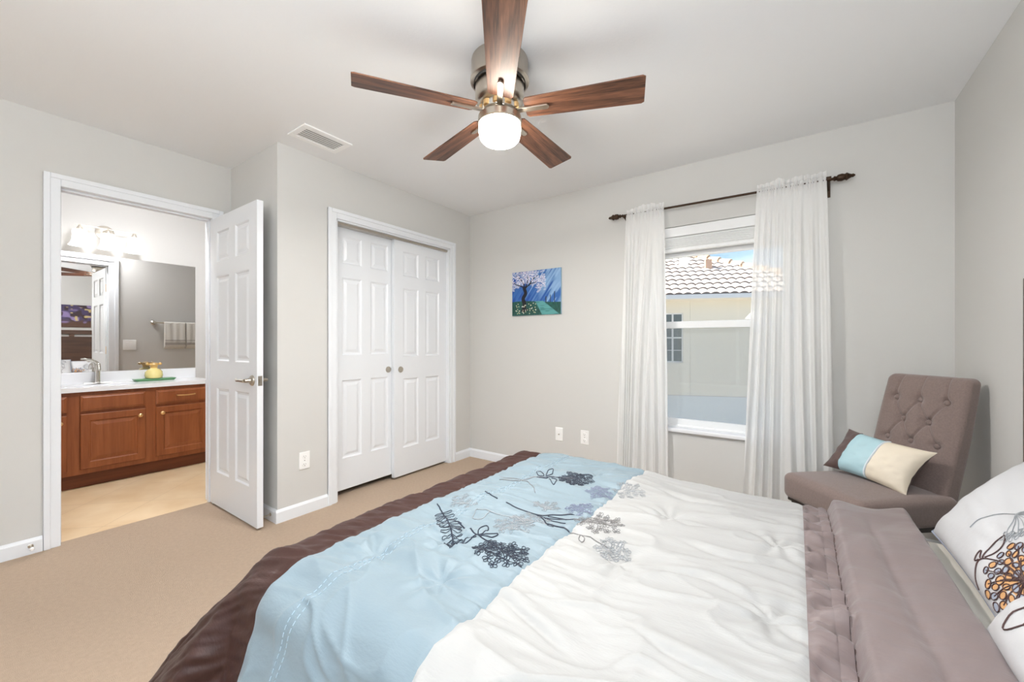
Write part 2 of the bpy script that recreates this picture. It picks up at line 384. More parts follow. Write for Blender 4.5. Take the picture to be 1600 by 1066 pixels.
# bathroom door, swung open into the bedroom; hinge at its -X end
d1 = leaf('door_1', (-3.432, 1.118, .014), 0, .735, 2.018, .035)
hx, hz = .672, .905
def child(o, name, m, mm, **k): return m.build(name, mm, o, local=True, smooth=True, **k)
for sgn, y in ((-1, 0.), (1, .035)):
    m = MB(); m.lathe([(.033, 0), (.033, .004), (.028, .010), (.014, .014), (.012, .045)], (hx, y, hz), d=(0, sgn, 0), n=24)
    child(d1, 'handle_rose', m, nickel_m)
    pts = [(hx, y + sgn * .045, hz), (hx - .02, y + sgn * .05, hz), (hx - .06, y + sgn * .052, hz + .001), (hx - .10, y + sgn * .050, hz - .002), (hx - .118, y + sgn * .046, hz + .004)]
    m = MB(); m.tube(spline(pts, 16), np.linspace(.0105, .0065, 16), 10)
    child(d1, 'lever_handle', m, nickel_m)
m = MB(); m.box(.735, .7365, .006, .029, hz - .03, hz + .03); m.box(.7365, .744, .011, .024, hz - .011, hz + .011)
child(d1, 'latch_plate', m, nickel_m)
for z in (.22, 1.05, 1.78):
    m = MB(); m.lathe([(.007, -.045), (.007, .045)], (-.006, .030, z), n=12); m.box(-.03, .0, .033, .0365, z - .045, z + .045); m.box(-.0015, .0, .0, .033, z - .045, z + .045)
    child(d1, 'hinge', m, brass_m)
# closet sliding doors
d2 = leaf('door_2', (XC - .078, CY0 + .005, .045), PI / 2, .60, 1.975, .032)
d3 = leaf('door_3', (XC - .036, 2.190, .020), PI / 2, .61, 2.0, .034)
# in these the local front (y=0) faces +X after the quarter turn
for o, x, z in ((d2, .512, .884), (d3, .066, .906)):
    m = MB(); m.lathe([(.026, .0), (.026, .003), (.021, .004), (.019, .001), (.0, .0008)], (x, 0, z), d=(0, -1, 0), n=24, cap=False)
    child(o, 'finger_pull', m, nickel_m)
# ------------------------------------------------------------------ window_1
win = bpy.data.objects.new('window_1', None); COL.objects.link(win); win.location = ((WX0 + WX1) / 2, YB, WZ0); struct(win)
def wbox(name, *b, m=vinyl_m, bevel=.003): return box(name, m, *b, parent=win, bevel=bevel)
yf = YB + .07
m = MB(); m.box(WX0, WX0 + .045, yf, yf + .09, WZ0 + .03, WZ1); m.box(WX1 - .045, WX1, yf, yf + .09, WZ0 + .03, WZ1); m.box(WX0, WX1, yf, yf + .09, 1.935, WZ1); m.box(WX0, WX1, yf, yf + .09, WZ0 + .0, WZ0 + .035)
m.build('window_frame', vinyl_m, win, bevel=.003)
xa, xb = WX0 + .045, WX1 - .045
m = MB(); m.box(xa, xa + .035, yf + .05, yf + .08, 1.25, 1.935); m.box(xb - .035, xb, yf + .05, yf + .08, 1.25, 1.935); m.box(xa, xb, yf + .05, yf + .08, 1.80, 1.935); m.box(xa, xb, yf + .05, yf + .08, 1.27, 1.315)
m.build('upper_sash', vinyl_m, win, bevel=.003)
m = MB(); m.box(xa, xa + .04, yf + .012, yf + .045, WZ0 + .03, 1.30); m.box(xb - .04, xb, yf + .012, yf + .045, WZ0 + .03, 1.30); m.box(xa, xb, yf + .012, yf + .045, WZ0 + .03, .585); m.box(xa, xb, yf + .012, yf + .045, 1.262, 1.312)
m.build('lower_sash', vinyl_m, win, bevel=.003)
wbox('glass_pane', xa, xb, yf + .064, yf + .067, 1.30, 1.81, m=glass_m, bevel=0)
wbox('glass_pane', xa, xb, yf + .028, yf + .031, .58, 1.27, m=glass_m, bevel=0)
wbox('insect_screen', xa, xb, yf + .084, yf + .085, WZ0 + .035, 1.285, m=screen_m, bevel=0)
wbox('window_sill', WX0 - .035, WX1 + .035, YB - .028, YB + .075, WZ0 - .004, WZ0 + .026, m=counter_m, bevel=.008)
m = MB(); m.box(WX0, WX1, YB + .008, YB + .05, 1.934, WZ1 - .002); m.build('blind_headrail', vinyl_m, win, bevel=.004)
m = MB()
for k in range(9): m.box(WX0 + .006, WX1 - .006, YB + .026, YB + .06, 1.845 + k * .0098, 1.845 + k * .0098 + .0085)
m.box(WX0 + .006, WX1 - .006, YB + .022, YB + .064, 1.828, 1.845)
m.build('raised_shade', vinyl_m, win, bevel=.002)
# unseen rear window opening, added to bring in daylight
w2 = bpy.data.objects.new('added_rear_window', None); COL.objects.link(w2); w2.location = ((RX0 + RX1) / 2, REAR_Y, RZ0); struct(w2)
m = MB(); m.box(RX0, RX0 + .05, REAR_Y - .04, REAR_Y + .01, RZ0, RZ1); m.box(RX1 - .05, RX1, REAR_Y - .04, REAR_Y + .01, RZ0, RZ1); m.box(RX0, RX1, REAR_Y - .04, REAR_Y + .01, RZ1 - .05, RZ1); m.box(RX0, RX1, REAR_Y - .04, REAR_Y + .01, RZ0, RZ0 + .05); m.box(-.975, -.925, REAR_Y - .04, REAR_Y + .01, RZ0, RZ1)
m.build('window_frame', vinyl_m, w2, bevel=.004)

# ------------------------------------------------------------------ curtains and rod
RODY, RODZ = YB - .08, 2.124
rod = thing('curtain_rod', 'dark bronze curtain rod with carved finials above the window', 'curtain rod', (-.455, RODY, RODZ))
MB().tube([(-1.10, RODY, RODZ + .006), (.17, RODY, RODZ - .006)], .0075, 12).build('rod', bronze_m, rod, smooth=True)
fin = [(.007, 0), (.012, .004), (.008, .012), (.008, .018), (.015, .024), (.011, .034), (.019, .040), (.0215, .058), (.017, .072), (.0225, .080), (.013, .094), (.009, .104), (.011, .108), (.004, .118), (.0, .119)]
MB().lathe(fin, (.16, RODY, RODZ - .006), d=(1, 0, 0), n=16).build('finial', bronze_m, rod, smooth=True)
MB().lathe(fin, (-1.085, RODY, RODZ + .006), d=(-1, 0, 0), n=16).build('finial', bronze_m, rod, smooth=True)
for x in (.158, -1.072):
    m = MB(); m.tube([(x, RODY, RODZ - .012), (x, RODY + .03, RODZ - .02), (x, YB - .004, RODZ - .045)], .008, 8); m.box(x - .012, x + .012, YB - .006, YB, RODZ - .09, RODZ + .0); m.lathe([(.013, -.012), (.013, .012)], (x, RODY, RODZ), axis='x', n=12)
    m.build('rod_bracket', bronze_m, rod, smooth=True)
def curtain(label, xt0, xt1, xb0, xb1, seed):
    nu, nz = 150, 90; u = np.linspace(0, 1, nu)[:, None]; zz = np.concatenate([np.linspace(2.178, 2.08, 26), np.linspace(2.07, .03, nz - 26)])[None, :]
    k = np.clip((2.12 - zz) / 2.1, 0, 1); k2 = k ** .8
    x0 = xt0 + (xb0 - xt0) * k2; x1 = xt1 + (xb1 - xt1) * k2
    ph = vnoise(u * 3.3, k * .45, seed) * 2.0
    wd = abs(xt1 - xt0)
    nf = wd / .055
    body = np.sin(2 * PI * (u * nf + ph)) * (.012 + .012 * k) + .005 * np.sin(2 * PI * (u * nf * 2.3 + 1.7 * ph + seed)) + .012 * vnoise(u * 5, k * 2, seed + 3) * k
    gather = np.sin(2 * PI * (u * wd / .016 + 2 * vnoise(u * 9, k * 0, seed + 5))) * .0045
    g = np.exp(-((zz - RODZ) / .05) ** 2)
    near = sstep(.05, .0, np.abs(zz - RODZ)) # hugs the rod
    y = RODY + body * (1 - g) * sstep(2.12, 1.7, zz) + gather * g - .011 * near + .0
    # frilled header above the rod and lowered gathers beneath
    z = zz + 0 * u + np.where(zz > RODZ + .02, .014 * vnoise(u * 8, 0 * zz, seed + 8) - .004, 0)
    y = y + np.where(zz > RODZ + .012, .007 * np.sin(2 * PI * u * wd / .03 + seed), 0)
    x = x0 + (x1 - x0) * u
    P = np.stack([x + 0 * zz, y, z], -1)
    o = MB().grid(P).build('sheer_curtain', sheer_m, smooth=True, sharp=180)
    return tag(o, label, 'curtain', 'sheer curtains on the bronze rod')
curtain('narrow white sheer curtain at the window side nearest the tree painting', -1.062, -.782, -1.135, -.75, 3)
curtain('wide white sheer curtain covering half the window beside the armless chair', -.205, .148, -.285, .19, 6)

# ------------------------------------------------------------------ ceiling fan
FX, FY = -1.107, 1.474
fan = thing('ceiling_fan', 'brushed nickel ceiling fan with five walnut blades and lit globe', 'ceiling fan', (FX, FY, H))
c = (FX, FY, 0)
MB().lathe([(.05, 2.44), (.128, 2.44), (.130, 2.43), (.130, 2.362), (.134, 2.352), (.134, 2.342), (.128, 2.338), (.0, 2.338)], c, n=48, cap=False).build('ceiling_housing', nickel_m, fan, smooth=True)
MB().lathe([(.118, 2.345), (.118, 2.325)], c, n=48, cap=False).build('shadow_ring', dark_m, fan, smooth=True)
MB().lathe([(.0, 2.330), (.108, 2.330), (.112, 2.325), (.112, 2.262), (.108, 2.25), (.09, 2.238), (.06, 2.234)], c, n=48, cap=False).build('motor_housing', nickel_m, fan, smooth=True)
hub = MB().lathe([(.06, 2.240), (.082, 2.240), (.084, 2.232), (.084, 2.205), (.07, 2.198), (.05, 2.196), (.05, 2.185)], c, n=48, cap=False).build('hub', chrome_m, fan, smooth=True)
th = np.linspace(0, 2 * PI, 121)[:-1]; wv = .088 + .006 * np.sign(np.sin(th * 10)) * np.abs(np.sin(th * 10)) ** .4
G = np.stack([np.stack([FX + w_ * np.cos(th), FY + w_ * np.sin(th), np.full(120, z)], -1) for w_, z in ((wv * 0 + .08, 2.236), (wv, 2.230), (wv, 2.210), (wv * 0 + .08, 2.204))], 0)
MB().grid(np.concatenate([G, G[:, :1]], 1), True).build('slotted_ring', brass_m, hub, smooth=True)
MB().lathe([(.04, 2.198), (.09, 2.190), (.099, 2.182), (.100, 2.155), (.096, 2.150), (.09, 2.150)], c, n=48, cap=False).build('light_fitter', nickel_m, fan, smooth=True)
MB().lathe([(.094, 2.158), (.096, 2.135), (.095, 2.110), (.090, 2.088), (.078, 2.074), (.055, 2.067), (.0, 2.064)], c, n=48, cap=False).build('globe_shade', globe_m, fan, smooth=True)
def blade_mesh():
    pts = []; r0, r1 = .118, .632
    for r, hw in ((r0, .045), (r0 + .012, .056), (.30, .062), (r1 - .012, .073), (r1, .066)): pts.append((r, hw))
    outl = [(r, hw) for r, hw in pts] + [(r, -hw) for r, hw in reversed(pts)]
    return [(x, y, -.003) for x, y in outl], [(x, y, .003) for x, y in outl]
A0 = 6.636
first = None
for k in range(5):
    a = A0 + k * 2 * PI / 5
    if first is None:
        b0, t0 = blade_mesh(); bl = MB().hexa(b0, t0).build('blade', walnut_m, fan, local=True, bevel=.0015)
        am = MB(); am.box(.062, .215, -.0125, .0125, -.013, -.0035); am.lathe([(.0125, -.013), (.0125, -.0035)], (.215, 0, 0), n=16); am.box(.05, .085, -.02, .02, -.013, .01)
        arm = am.build('blade_arm', nickel_m, bl, local=True, bevel=.0015)
        first = bl
    else: bl = copy_tree(first, fan)
    bl.matrix_local = Matrix.Translation((0, 0, 2.212 - H)) @ Matrix.Rotation(a, 4, 'Z') @ Matrix.Rotation(math.radians(-12), 4, 'X')

lamp('fan_light_engine', 'AREA', (FX, FY, 2.060), 14.5, (1, .975, .94), aim=(0, 0, -1), shape='DISK', size=.15)

# ------------------------------------------------------------------ ceiling vent
vent = thing('ceiling_vent', 'white rectangular louvred air vent in the ceiling beside closet wall', 'vent', (-2.45, 1.385, H))
vx0, vx1, vy0, vy1 = -2.552, -2.348, 1.228, 1.540
m = MB()
for (a, b, cc, d) in ((vx0, vx0 + .035, vy0, vy1), (vx1 - .035, vx1, vy0, vy1), (vx0 + .035, vx1 - .035, vy0, vy0 + .035), (vx0 + .035, vx1 - .035, vy1 - .035, vy1)): m.box(a, b, cc, d, H - .008, H)
m.build('vent_frame', plate_m, vent, bevel=.002)
box('vent_shade_sheet', mat('vent_shadow', srgb(150, 149, 146), .8), vx0 + .035, vx1 - .035, vy0 + .035, vy1 - .035, H - .003, H + .0005, parent=vent)  # flat grey sheet paints the shade behind the louvres
m = MB()
for k in range(6):
    x = vx0 + .040 + k * .0222
    m.hexa([(x, vy0 + .037, H - .0042), (x + .0155, vy0 + .037, H - .0066), (x + .0155, vy1 - .037, H - .0066), (x, vy1 - .037, H - .0042)], [(x, vy0 + .037, H - .0034), (x + .0155, vy0 + .037, H - .0058), (x + .0155, vy1 - .037, H - .0058), (x, vy1 - .037, H - .0034)])
m.build('vent_louvre', plate_m, vent)

# ------------------------------------------------------------------ paintings
def canvas(name, label, loc, rz, w_, h_, painter, nx=200, nz=160, edge=None):
    t = thing(name, label, 'painting', loc, rz)     # local: x along, y towards the wall (+), z up
    U, Vv = np.meshgrid(np.linspace(0, 1, nx), np.linspace(0, 1, nz), indexing='ij')
    colr = painter(U, Vv)
    P = np.stack([(U - .5) * w_, 0 * U - .018, (Vv - .5) * h_], -1)
    o = MB().grid(P).build('painted_front', canvas_m, t, local=True)
    at = o.data.color_attributes.new('paint', 'FLOAT_COLOR', 'POINT')
    at.data.foreach_set('color', np.concatenate([colr, np.ones(colr.shape[:2] + (1,))], -1).reshape(-1).astype(np.float32))
    MB().box(-w_ / 2, w_ / 2, -.0178, .0, -h_ / 2, h_ / 2).build('stretcher_edge', edge, t, local=True)
    return t
def lin(r, g, b): return np.array(srgb(r, g, b)[:3])
def blend(C, col, a): return C * (1 - a[..., None]) + np.asarray(col) * a[..., None]
def paint_tree(u, v):
    asp = 1.27; x = u * asp; s = (x * .75 + v * 1.0)
    st = vnoise((x - v * .75) * 22, (x * .6 + v) * 3.0, 1); st2 = vnoise((x - v * .7) * 9, (x * .6 + v) * 1.5, 2)
    C = np.zeros(u.shape + (3,)) + lin(52, 104, 176)
    C = blend(C, lin(132, 170, 212), sstep(.1, .9, st2 * .7 + (u - .6) * 1.8)); C = blend(C, lin(30, 78, 160), sstep(.1, .8, -st - .8 * (u - .45))); C = blend(C, lin(150, 186, 222), .8 * sstep(.4, .9, st + .6 * (u - .6)))
    hill = .30 + .03 * np.cos((u - .2) * 4)
    grass = sstep(.005, -.005, v - hill * (1 - .02 * u))
    G = lin(30, 82, 74) * (1 + .35 * vnoise(x * 40, v * 14, 4))[..., None]
    C = C * (1 - grass[..., None]) + G * grass[..., None]
    # pale path
    pl = .50 + (.30 - v) * .45; pr_ = .66 + (.30 - v) * 1.05
    path = sstep(-.01, .01, u - pl) * sstep(.01, -.01, u - pr_) * sstep(.012, -.0, v - .30)
    C = blend(C, lin(92, 160, 160), path); C = blend(C, lin(70, 136, 134), path * sstep(.1, .7, vnoise(x * 8, v * 40, 5)))
    # far posts
    for px, top in ((.71, .40), (.80, .43), (.88, .50)):
        C = blend(C, lin(44, 58, 74), (np.abs(u - px) < .009) * (v > .27) * (v < top) * 1.0)
    # trunk and branches
    def stroke(C, pts, w0, w1, colr):
        P = spline(pts, 40)
        d = np.full(u.shape, 9.); 
        for i, (a, b) in enumerate(P):
            ww = w0 + (w1 - w0) * i / 39; d = np.minimum(d, np.hypot((u - a) * asp, v - b) - ww)
        return blend(C, colr, sstep(.006, -.004, d))
    dk = lin(14, 14, 26)
    blobs = np.zeros(u.shape); rr = np.random.RandomState(5)
    for k in range(330):
        a = rr.uniform(-.02, .70); top = .99; lo = .64 + .22 * abs(a - .33) * 0 - .13 * (a > .52) + .10 * np.exp(-((a - .3) / .1) ** 2) - .08 * (a < .06)
        b = rr.uniform(lo, top); d = np.hypot((u - a) * asp / 1.3, v - b); blobs = np.maximum(blobs, sstep(.026, .010, d) * rr.uniform(.45, 1))
    C = blend(C, lin(206, 208, 224), blobs * .85)
    for p in ([(.27, .62), (.2, .67), (.1, .71), (0, .78)], [(.27, .6), (.25, .72), (.17, .84), (.1, .92)], [(.28, .62), (.33, .74), (.34, .9)], [(.29, .62), (.38, .70), (.52, .74)], [(.36, .68), (.44, .80), (.54, .88)]): C = stroke(C, p, .016, .006, dk)
    C = stroke(C, [(.25, .12), (.27, .25), (.24, .38), (.29, .50), (.26, .62)], .052, .040, dk)
    C = stroke(C, [(.22, .10), (.33, .13)], .03, .02, dk)
    rr = np.random.RandomState(8)
    for k in range(150):
        a = rr.uniform(.0, .7); b = rr.uniform(.72, .99) - (.12 if a > .5 else 0); d = np.hypot((u - a) * asp / 1.2, v - b); C = blend(C, lin(236, 234, 242) if k % 4 else lin(222, 200, 214), sstep(.014, .006, d))
    for k in range(42):
        a = rr.uniform(.08, .52); b = rr.uniform(.04, .27); d = np.hypot((u - a) * asp, v - b); C = blend(C, lin(236, 232, 190) if k % 3 else lin(240, 240, 238), sstep(.014, .007, d))
    return C
canvas('wall_painting', 'small canvas painting of a blossoming tree on blue by the corner', (-1.9165, YB - .0005, 1.604), 0, .512, .402, paint_tree, edge=mat('canvas_edge', srgb(150, 180, 200), .7))
def paint_abstract(u, v):
    C = np.zeros(u.shape + (3,)) + lin(66, 54, 92)
    a = vnoise(u * 4 + vnoise(u * 3, v * 3, 3), v * 7, 21); b = vnoise(u * 7, v * 9 + a, 22)
    C = blend(C, lin(140, 122, 170), sstep(.1, .6, a)); C = blend(C, lin(54, 34, 44), sstep(.15, .6, b)); C = blend(C, lin(196, 176, 120), sstep(.6, .85, vnoise(u * 9, v * 12, 25)))
    C = blend(C, lin(84, 54, 40), sstep(.34, .2, v + .08 * a)); return C
canvas('wall_painting', 'purple and ochre abstract canvas above the headboard, seen in the mirror', (XR - .0005, 1.36, 1.633), -PI / 2, .52, .405, paint_abstract, 60, 50, edge=mat('canvas_edge_dark', srgb(70, 54, 70), .7))

# ------------------------------------------------------------------ outlets, switch, stops
def wallplate(name, label, cat, loc, rz, kind, group=None, w_=.073):
    t = thing(name, label, cat, loc, rz, group)     # local: front is -y
    MB().box(-w_ / 2, w_ / 2, -.006, 0, -.058, .058).build('cover_plate', plate_m, t, local=True, bevel=.003)
    if kind == 'outlet':
        for z in (-.026, .026):
            o = MB().lathe([(.0165, 0), (.0165, .0025), (.015, .003)], (0, -.006, z), d=(0, -1, 0), n=20).build('receptacle', plate_m, t, local=True, smooth=True)
            s = MB(); s.box(-.0075, -.0055, -.0096, -.0085, z - .002, z + .007); s.box(.0055, .0075, -.0096, -.0085, z - .001, z + .006); s.lathe([(.0025, 0), (.0025, .001)], (0, -.0086, z - .008), d=(0, -1, 0), n=10)
            s.build('slot', slot_m, o, local=True)
        MB().lathe([(.003, 0), (.003, .0012)], (0, -.006, 0), d=(0, -1, 0), n=10).build('screw', slot_m, t, local=True)
    elif kind == 'coax':
        MB().lathe([(.0055, 0), (.0055, .009), (.002, .0095)], (0, -.006, 0), d=(0, -1, 0), n=12).build('socket', nickel_m, t, local=True, smooth=True)
    else:
        for x in (-.023, .023): MB().box(x - .016, x + .016, -.009, -.006, -.033, .033).build('rocker', plate_m, t, local=True, bevel=.002)
    return t
wallplate('wall_outlet', 'white duplex outlet low on the wall between bathroom door and closet', 'outlet', (XC, 1.415, .361), PI / 2, 'outlet')
wallplate('wall_outlet', 'white duplex outlet under the tree painting, nearer the window', 'outlet', (-1.443, YB, .362), 0, 'outlet')
wallplate('cable_outlet', 'white cable wall plate with one small round socket under tree painting', 'outlet', (-1.684, YB, .358), 0, 'coax')
wallplate('light_switch', 'white double light switch plate reflected in the bathroom mirror', 'switch', (BX1, 1.305, 1.125), -PI / 2, 'switch', w_=.118)
def stop(label, p, q):
    t = thing('door_stop', label, 'door stop', p)
    p = np.array(p); q = np.array(q); d = (q - p) / np.linalg.norm(q - p)
    MB().lathe([(.011, 0), (.011, .003), (.005, .006)], p, d=d, n=14).build('mount', nickel_m, t, smooth=True)
    MB().tube([p, q], .0042, 8).build('rod', nickel_m, t, smooth=True)
    MB().lathe([(.008, -.004), (.009, 0), (.009, .008), (.006, .012)], q, d=d, n=14).build('bumper', slot_m if 'behind' in label else plate_m, t, smooth=True)
stop('small metal door stop on baseboard left of the bathroom doorway', (XB + .013, .285, .045), (XB + .062, .285, .045))
stop('small metal door stop on baseboard behind the open bathroom door', (-2.775, YR - .013, .045), (-2.775, YR - .075, .045))

# ------------------------------------------------------------------ bathroom: vanity, counter, mirror, light, faucet...
VF = -4.60
van = thing('vanity_cabinet', 'reddish brown maple bathroom vanity cabinet with raised panel doors', 'cabinet', (-4.8, .45, 0))
VY0, VY1 = -.09, 1.492
m = MB()
for y in (VY0, .07, .585, VY1 - .018): m.box(BX0 + .002, VF - .02, y, y + .018, .115, .764)
m.box(BX0 + .002, VF - .02, VY0 + .018, VY1 - .018, .115, .133); m.box(BX0 + .002, BX0 + .014, VY0 + .018, VY1 - .018, .133, .764)
m.build('carcass', cab_m, van)
MB().box(VF - .02, VF, VY0, VY1, .115, .764).build('face_frame', cab_m, van, bevel=.002)
box('toe_kick', cabd_m, BX0 + .05, VF - .07, VY0, VY1 - .01, 0, .115, parent=van)
def panel_front(y0, y1, z0, z1, raised=True):
    m = MB(); t = .019; x = VF
    v = []; rings = [(0, 0), (0, t - .004), (.004, t), (.052, t), (.058, t - .007), (.066, t - .007), (.092, t - .001)] if raised else [(0, 0), (0, t - .006), (.012, t - .003), (.016, t)]
    for ins, d in rings: v += [(x + d, y0 + ins, z0 + ins), (x + d, y1 - ins, z0 + ins), (x + d, y1 - ins, z1 - ins), (x + d, y0 + ins, z1 - ins)]
    n = len(rings); f = [(r * 4 + q, r * 4 + (q + 1) % 4, (r + 1) * 4 + (q + 1) % 4, (r + 1) * 4 + q) for r in range(n - 1) for q in range(4)] + [tuple((n - 1) * 4 + q for q in range(4))]
    return m.add(v, f)
def knob(par, y, z): MB().lathe([(.006, 0), (.006, .010), (.015, .016), (.016, .022), (.010, .028), (0, .029)], (VF + .019, y, z), d=(1, 0, 0), n=20, cap=False).build('knob', brass_m, par, smooth=True)
for y0, y1, ky in ((.165, .563, .525), (.634, 1.023, .985), (1.092, 1.48, 1.132)):
    dr = panel_front(y0, y1, .155, .588).build('cabinet_door', cab_m, van); knob(dr, ky, .535)
    dw = panel_front(y0, y1, .612, .735, False).build('drawer_front', cab_m, van)
    if y0 > 1: MB().tube(spline([(VF + .019, 1.235, .68), (VF + .042, 1.24, .68), (VF + .046, 1.30, .677), (VF + .042, 1.36, .68), (VF + .019, 1.365, .68)], 20), .0055, 8).build('handle', brass_m, dw, smooth=True)
ct = thing('vanity_countertop', 'glossy white bathroom countertop with backsplash on the brown vanity', 'countertop', (-4.8, .45, .765))
# slab with an oval bowl
ax, ay, bxc, byc = .145, .21, -4.79, .79
nA = 48; th = np.linspace(0, 2 * PI, nA, endpoint=False); ZT = .8
m = MB()
def sq(t_):
    dx, dy = math.cos(t_), math.sin(t_); k = min((.21 if dx > 0 else .235) / max(abs(dx), 1e-6), .30 / max(abs(dy), 1e-6)); return (bxc + dx * k, byc + dy * k)
outer = [sq(t_) for t_ in th]
rings = [[(x, y, ZT) for x, y in outer]] + [[(bxc + ax * s_ * math.cos(t_), byc + ay * s_ * math.sin(t_), z_) for t_ in th] for s_, z_ in ((1.06, ZT), (1, ZT - .004), (.93, ZT - .05), (.7, ZT - .1), (.3, ZT - .12), (.05, ZT - .122))]
v = [p for r in rings for p in r]; f = [(i * nA + k, i * nA + (k + 1) % nA, (i + 1) * nA + (k + 1) % nA, (i + 1) * nA + k) for i in range(6) for k in range(nA)]
m.add(v, f)
x0, x1, ya, yb = bxc - .235, bxc + .21, byc - .30, byc + .30
m.box(BX0, x0 + .0, VY0, VY1 + .012, .765, ZT); m.box(x1 - .0, VF + .022, VY0, VY1 + .012, .765, ZT); m.box(x0, x1, VY0, ya, .765, ZT); m.box(x0, x1, yb, VY1 + .012, .765, ZT)
m.build('slab', counter_m, ct, smooth=True, sharp=30)
box('backsplash', counter_m, BX0 + .001, BX0 + .02, VY0, VY1 + .012, ZT, ZT + .098, parent=ct, bevel=.003)
mir = thing('bathroom_mirror', 'large frameless wall mirror above the white vanity countertop', 'mirror', (BX0, .45, .9))
box('mirror_glass', mirror_m, BX0 + .001, BX0 + .006, VY0, 1.505, .900, 1.926, parent=mir)
vl = thing('vanity_light', 'three lamp nickel vanity light with white bell shades above mirror', 'wall lamp', (BX0, .845, 2.14))
MB().lathe([(.062, 0), (.062, .008), (.05, .018), (.02, .022), (.012, .09)], (BX0, .845, 2.13), d=(1, 0, 0), n=32).build('wall_plate', satin_m, vl, smooth=True)
MB().tube([(BX0 + .12, .648, 2.143), (BX0 + .12, 1.045, 2.143)], .005, 10).build('lamp_bar', satin_m, vl, smooth=True)
MB().tube(spline([(BX0 + .02, .845, 2.12), (BX0 + .06, .845, 2.095), (BX0 + .12, .845, 2.14)], 14), .007, 8).build('lamp_arm', satin_m, vl, smooth=True)
for y in (.675, .845, 1.015):
    cup = MB().lathe([(.008, 2.143), (.011, 2.132), (.024, 2.108), (.024, 2.10)], (BX0 + .12, y, 0), n=20).build('socket_cup', satin_m, vl, smooth=True)
    MB().lathe([(.024, 2.104), (.044, 2.100), (.046, 2.085), (.045, 2.055), (.047, 2.02), (.055, 1.99), (.069, 1.968), (.065, 1.968), (.051, 1.990), (.041, 2.03), (.038, 2.09), (.0, 2.095)], (BX0 + .12, y, 0), n=32, cap=False).build('lamp_shade', shade_m, vl, smooth=True)
fc = thing('faucet', 'polished chrome faucet standing behind the vanity sink', 'faucet', (-4.955, .79, ZT))
m = MB(); m.lathe([(.028, 0), (.028, .006), (.018, .012)], (-4.955, .79, ZT), n=20); m.hexa([(-4.98, .70, ZT), (-4.93, .70, ZT), (-4.93, .88, ZT), (-4.98, .88, ZT)], [(-4.975, .705, ZT + .012), (-4.935, .705, ZT + .012), (-4.935, .875, ZT + .012), (-4.975, .875, ZT + .012)])
m.build('base_plate', chrome_m, fc, smooth=True)
MB().tube(spline([(-4.955, .79, ZT), (-4.955, .79, ZT + .11), (-4.94, .79, ZT + .155), (-4.90, .785, ZT + .165), (-4.855, .78, ZT + .14), (-4.845, .78, ZT + .115)], 26), np.linspace(.017, .011, 26), 14).build('spout', chrome_m, fc, smooth=True)
MB().tube(spline([(-4.955, .79, ZT + .14), (-4.965, .785, ZT + .18), (-4.945, .745, ZT + .205), (-4.93, .71, ZT + .21)], 16), np.linspace(.014, .007, 16), 10).build('lever', chrome_m, fc, smooth=True)
ty = tag(MB().hexa([(-4.945, 1.02, ZT), (-4.855, 1.02, ZT), (-4.855, 1.29, ZT), (-4.945, 1.29, ZT)], [(-4.96, 1.005, ZT + .022), (-4.84, 1.005, ZT + .022), (-4.84, 1.305, ZT + .022), (-4.96, 1.305, ZT + .022)]).build('tray', green_m, bevel=.004), 'slim green tray on the white vanity countertop', 'tray')
jar = thing('soap_jar', 'small pale yellow glass jar with amber lid on green tray', 'jar', (-4.90, 1.15, ZT + .022))
MB().lathe([(.045, .822), (.06, .826), (.066, .85), (.062, .885), (.045, .905), (.028, .912), (.026, .92)], (-4.90, 1.15, 0), n=32).build('bowl', frog_m, jar, smooth=True)
m = MB(); m.lathe([(.024, .918), (.028, .935), (.036, .95), (.03, .962), (.01, .968)], (-4.90, 1.15, 0), n=24); m.lathe([(.0, -.014), (.012, -.008), (.015, 0), (.012, .008), (0, .014)], (-4.90, 1.105, .955), n=14, cap=False); m.lathe([(.0, -.014), (.012, -.008), (.015, 0), (.012, .008), (0, .014)], (-4.90, 1.195, .955), n=14, cap=False)
m.tube([(-4.90, 1.105, .955), (-4.90, 1.195, .955)], .008, 8)
m.build('jar_lid', frogtop_m, jar, smooth=True)
# towel bar with two towels on the bedroom-side bathroom wall (seen in the mirror)
tb = thing('towel_bar', 'nickel towel bar on the bathroom wall seen in mirror', 'towel bar', (BX1, 1.8, 1.40))
MB().tube([(BX1 - .065, 1.50, 1.40), (BX1 - .065, 2.12, 1.40)], .008, 12).build('bar', nickel_m, tb, smooth=True)
for y in (1.52, 2.10): MB().lathe([(.026, 0), (.026, .008), (.014, .02), (.011, .065), (.014, .075)], (BX1, y, 1.40), d=(-1, 0, 0), n=20).build('bar_post', nickel_m, tb, smooth=True)
def towel(label, y0, y1, drop):
    t = thing('hand_towel', label, 'towel', (BX1 - .065, (y0 + y1) / 2, 1.40), 0, 'hand towels on the towel bar')
    prof = [(.020, -drop), (.018, -.15), (.014, -.02), (.010, .006), (0, .0125), (-.010, .006), (-.014, -.02), (-.018, -.15), (-.020, -drop * .92)]
    P = spline([(a, 0, b) for a, b in prof], 60); ys = np.linspace(y0, y1, 24)
    G = np.stack([np.stack([BX1 - .065 + P[:, 0] + .002 * np.sin(ys[k] * 90) * (P[:, 2] < 0), np.full(60, ys[k]), 1.40 + P[:, 2]], -1) for k in range(24)], 0)
    b = MB().grid(G).build('towel_body', towel_m, t, smooth=True, solid=.006, sharp=180)
    for k, z in enumerate((.055, .07, .105)):
        zz = 1.40 - drop + z; MB().box(BX1 - .065 - .0275, BX1 - .065 - .0215, y0 + .002, y1 - .002, zz, zz + .005).build('stripe', stripe_m, t)
towel('cream hand towel with dark stripes, full width, nearer the light switch', 1.612, 1.822, .325)
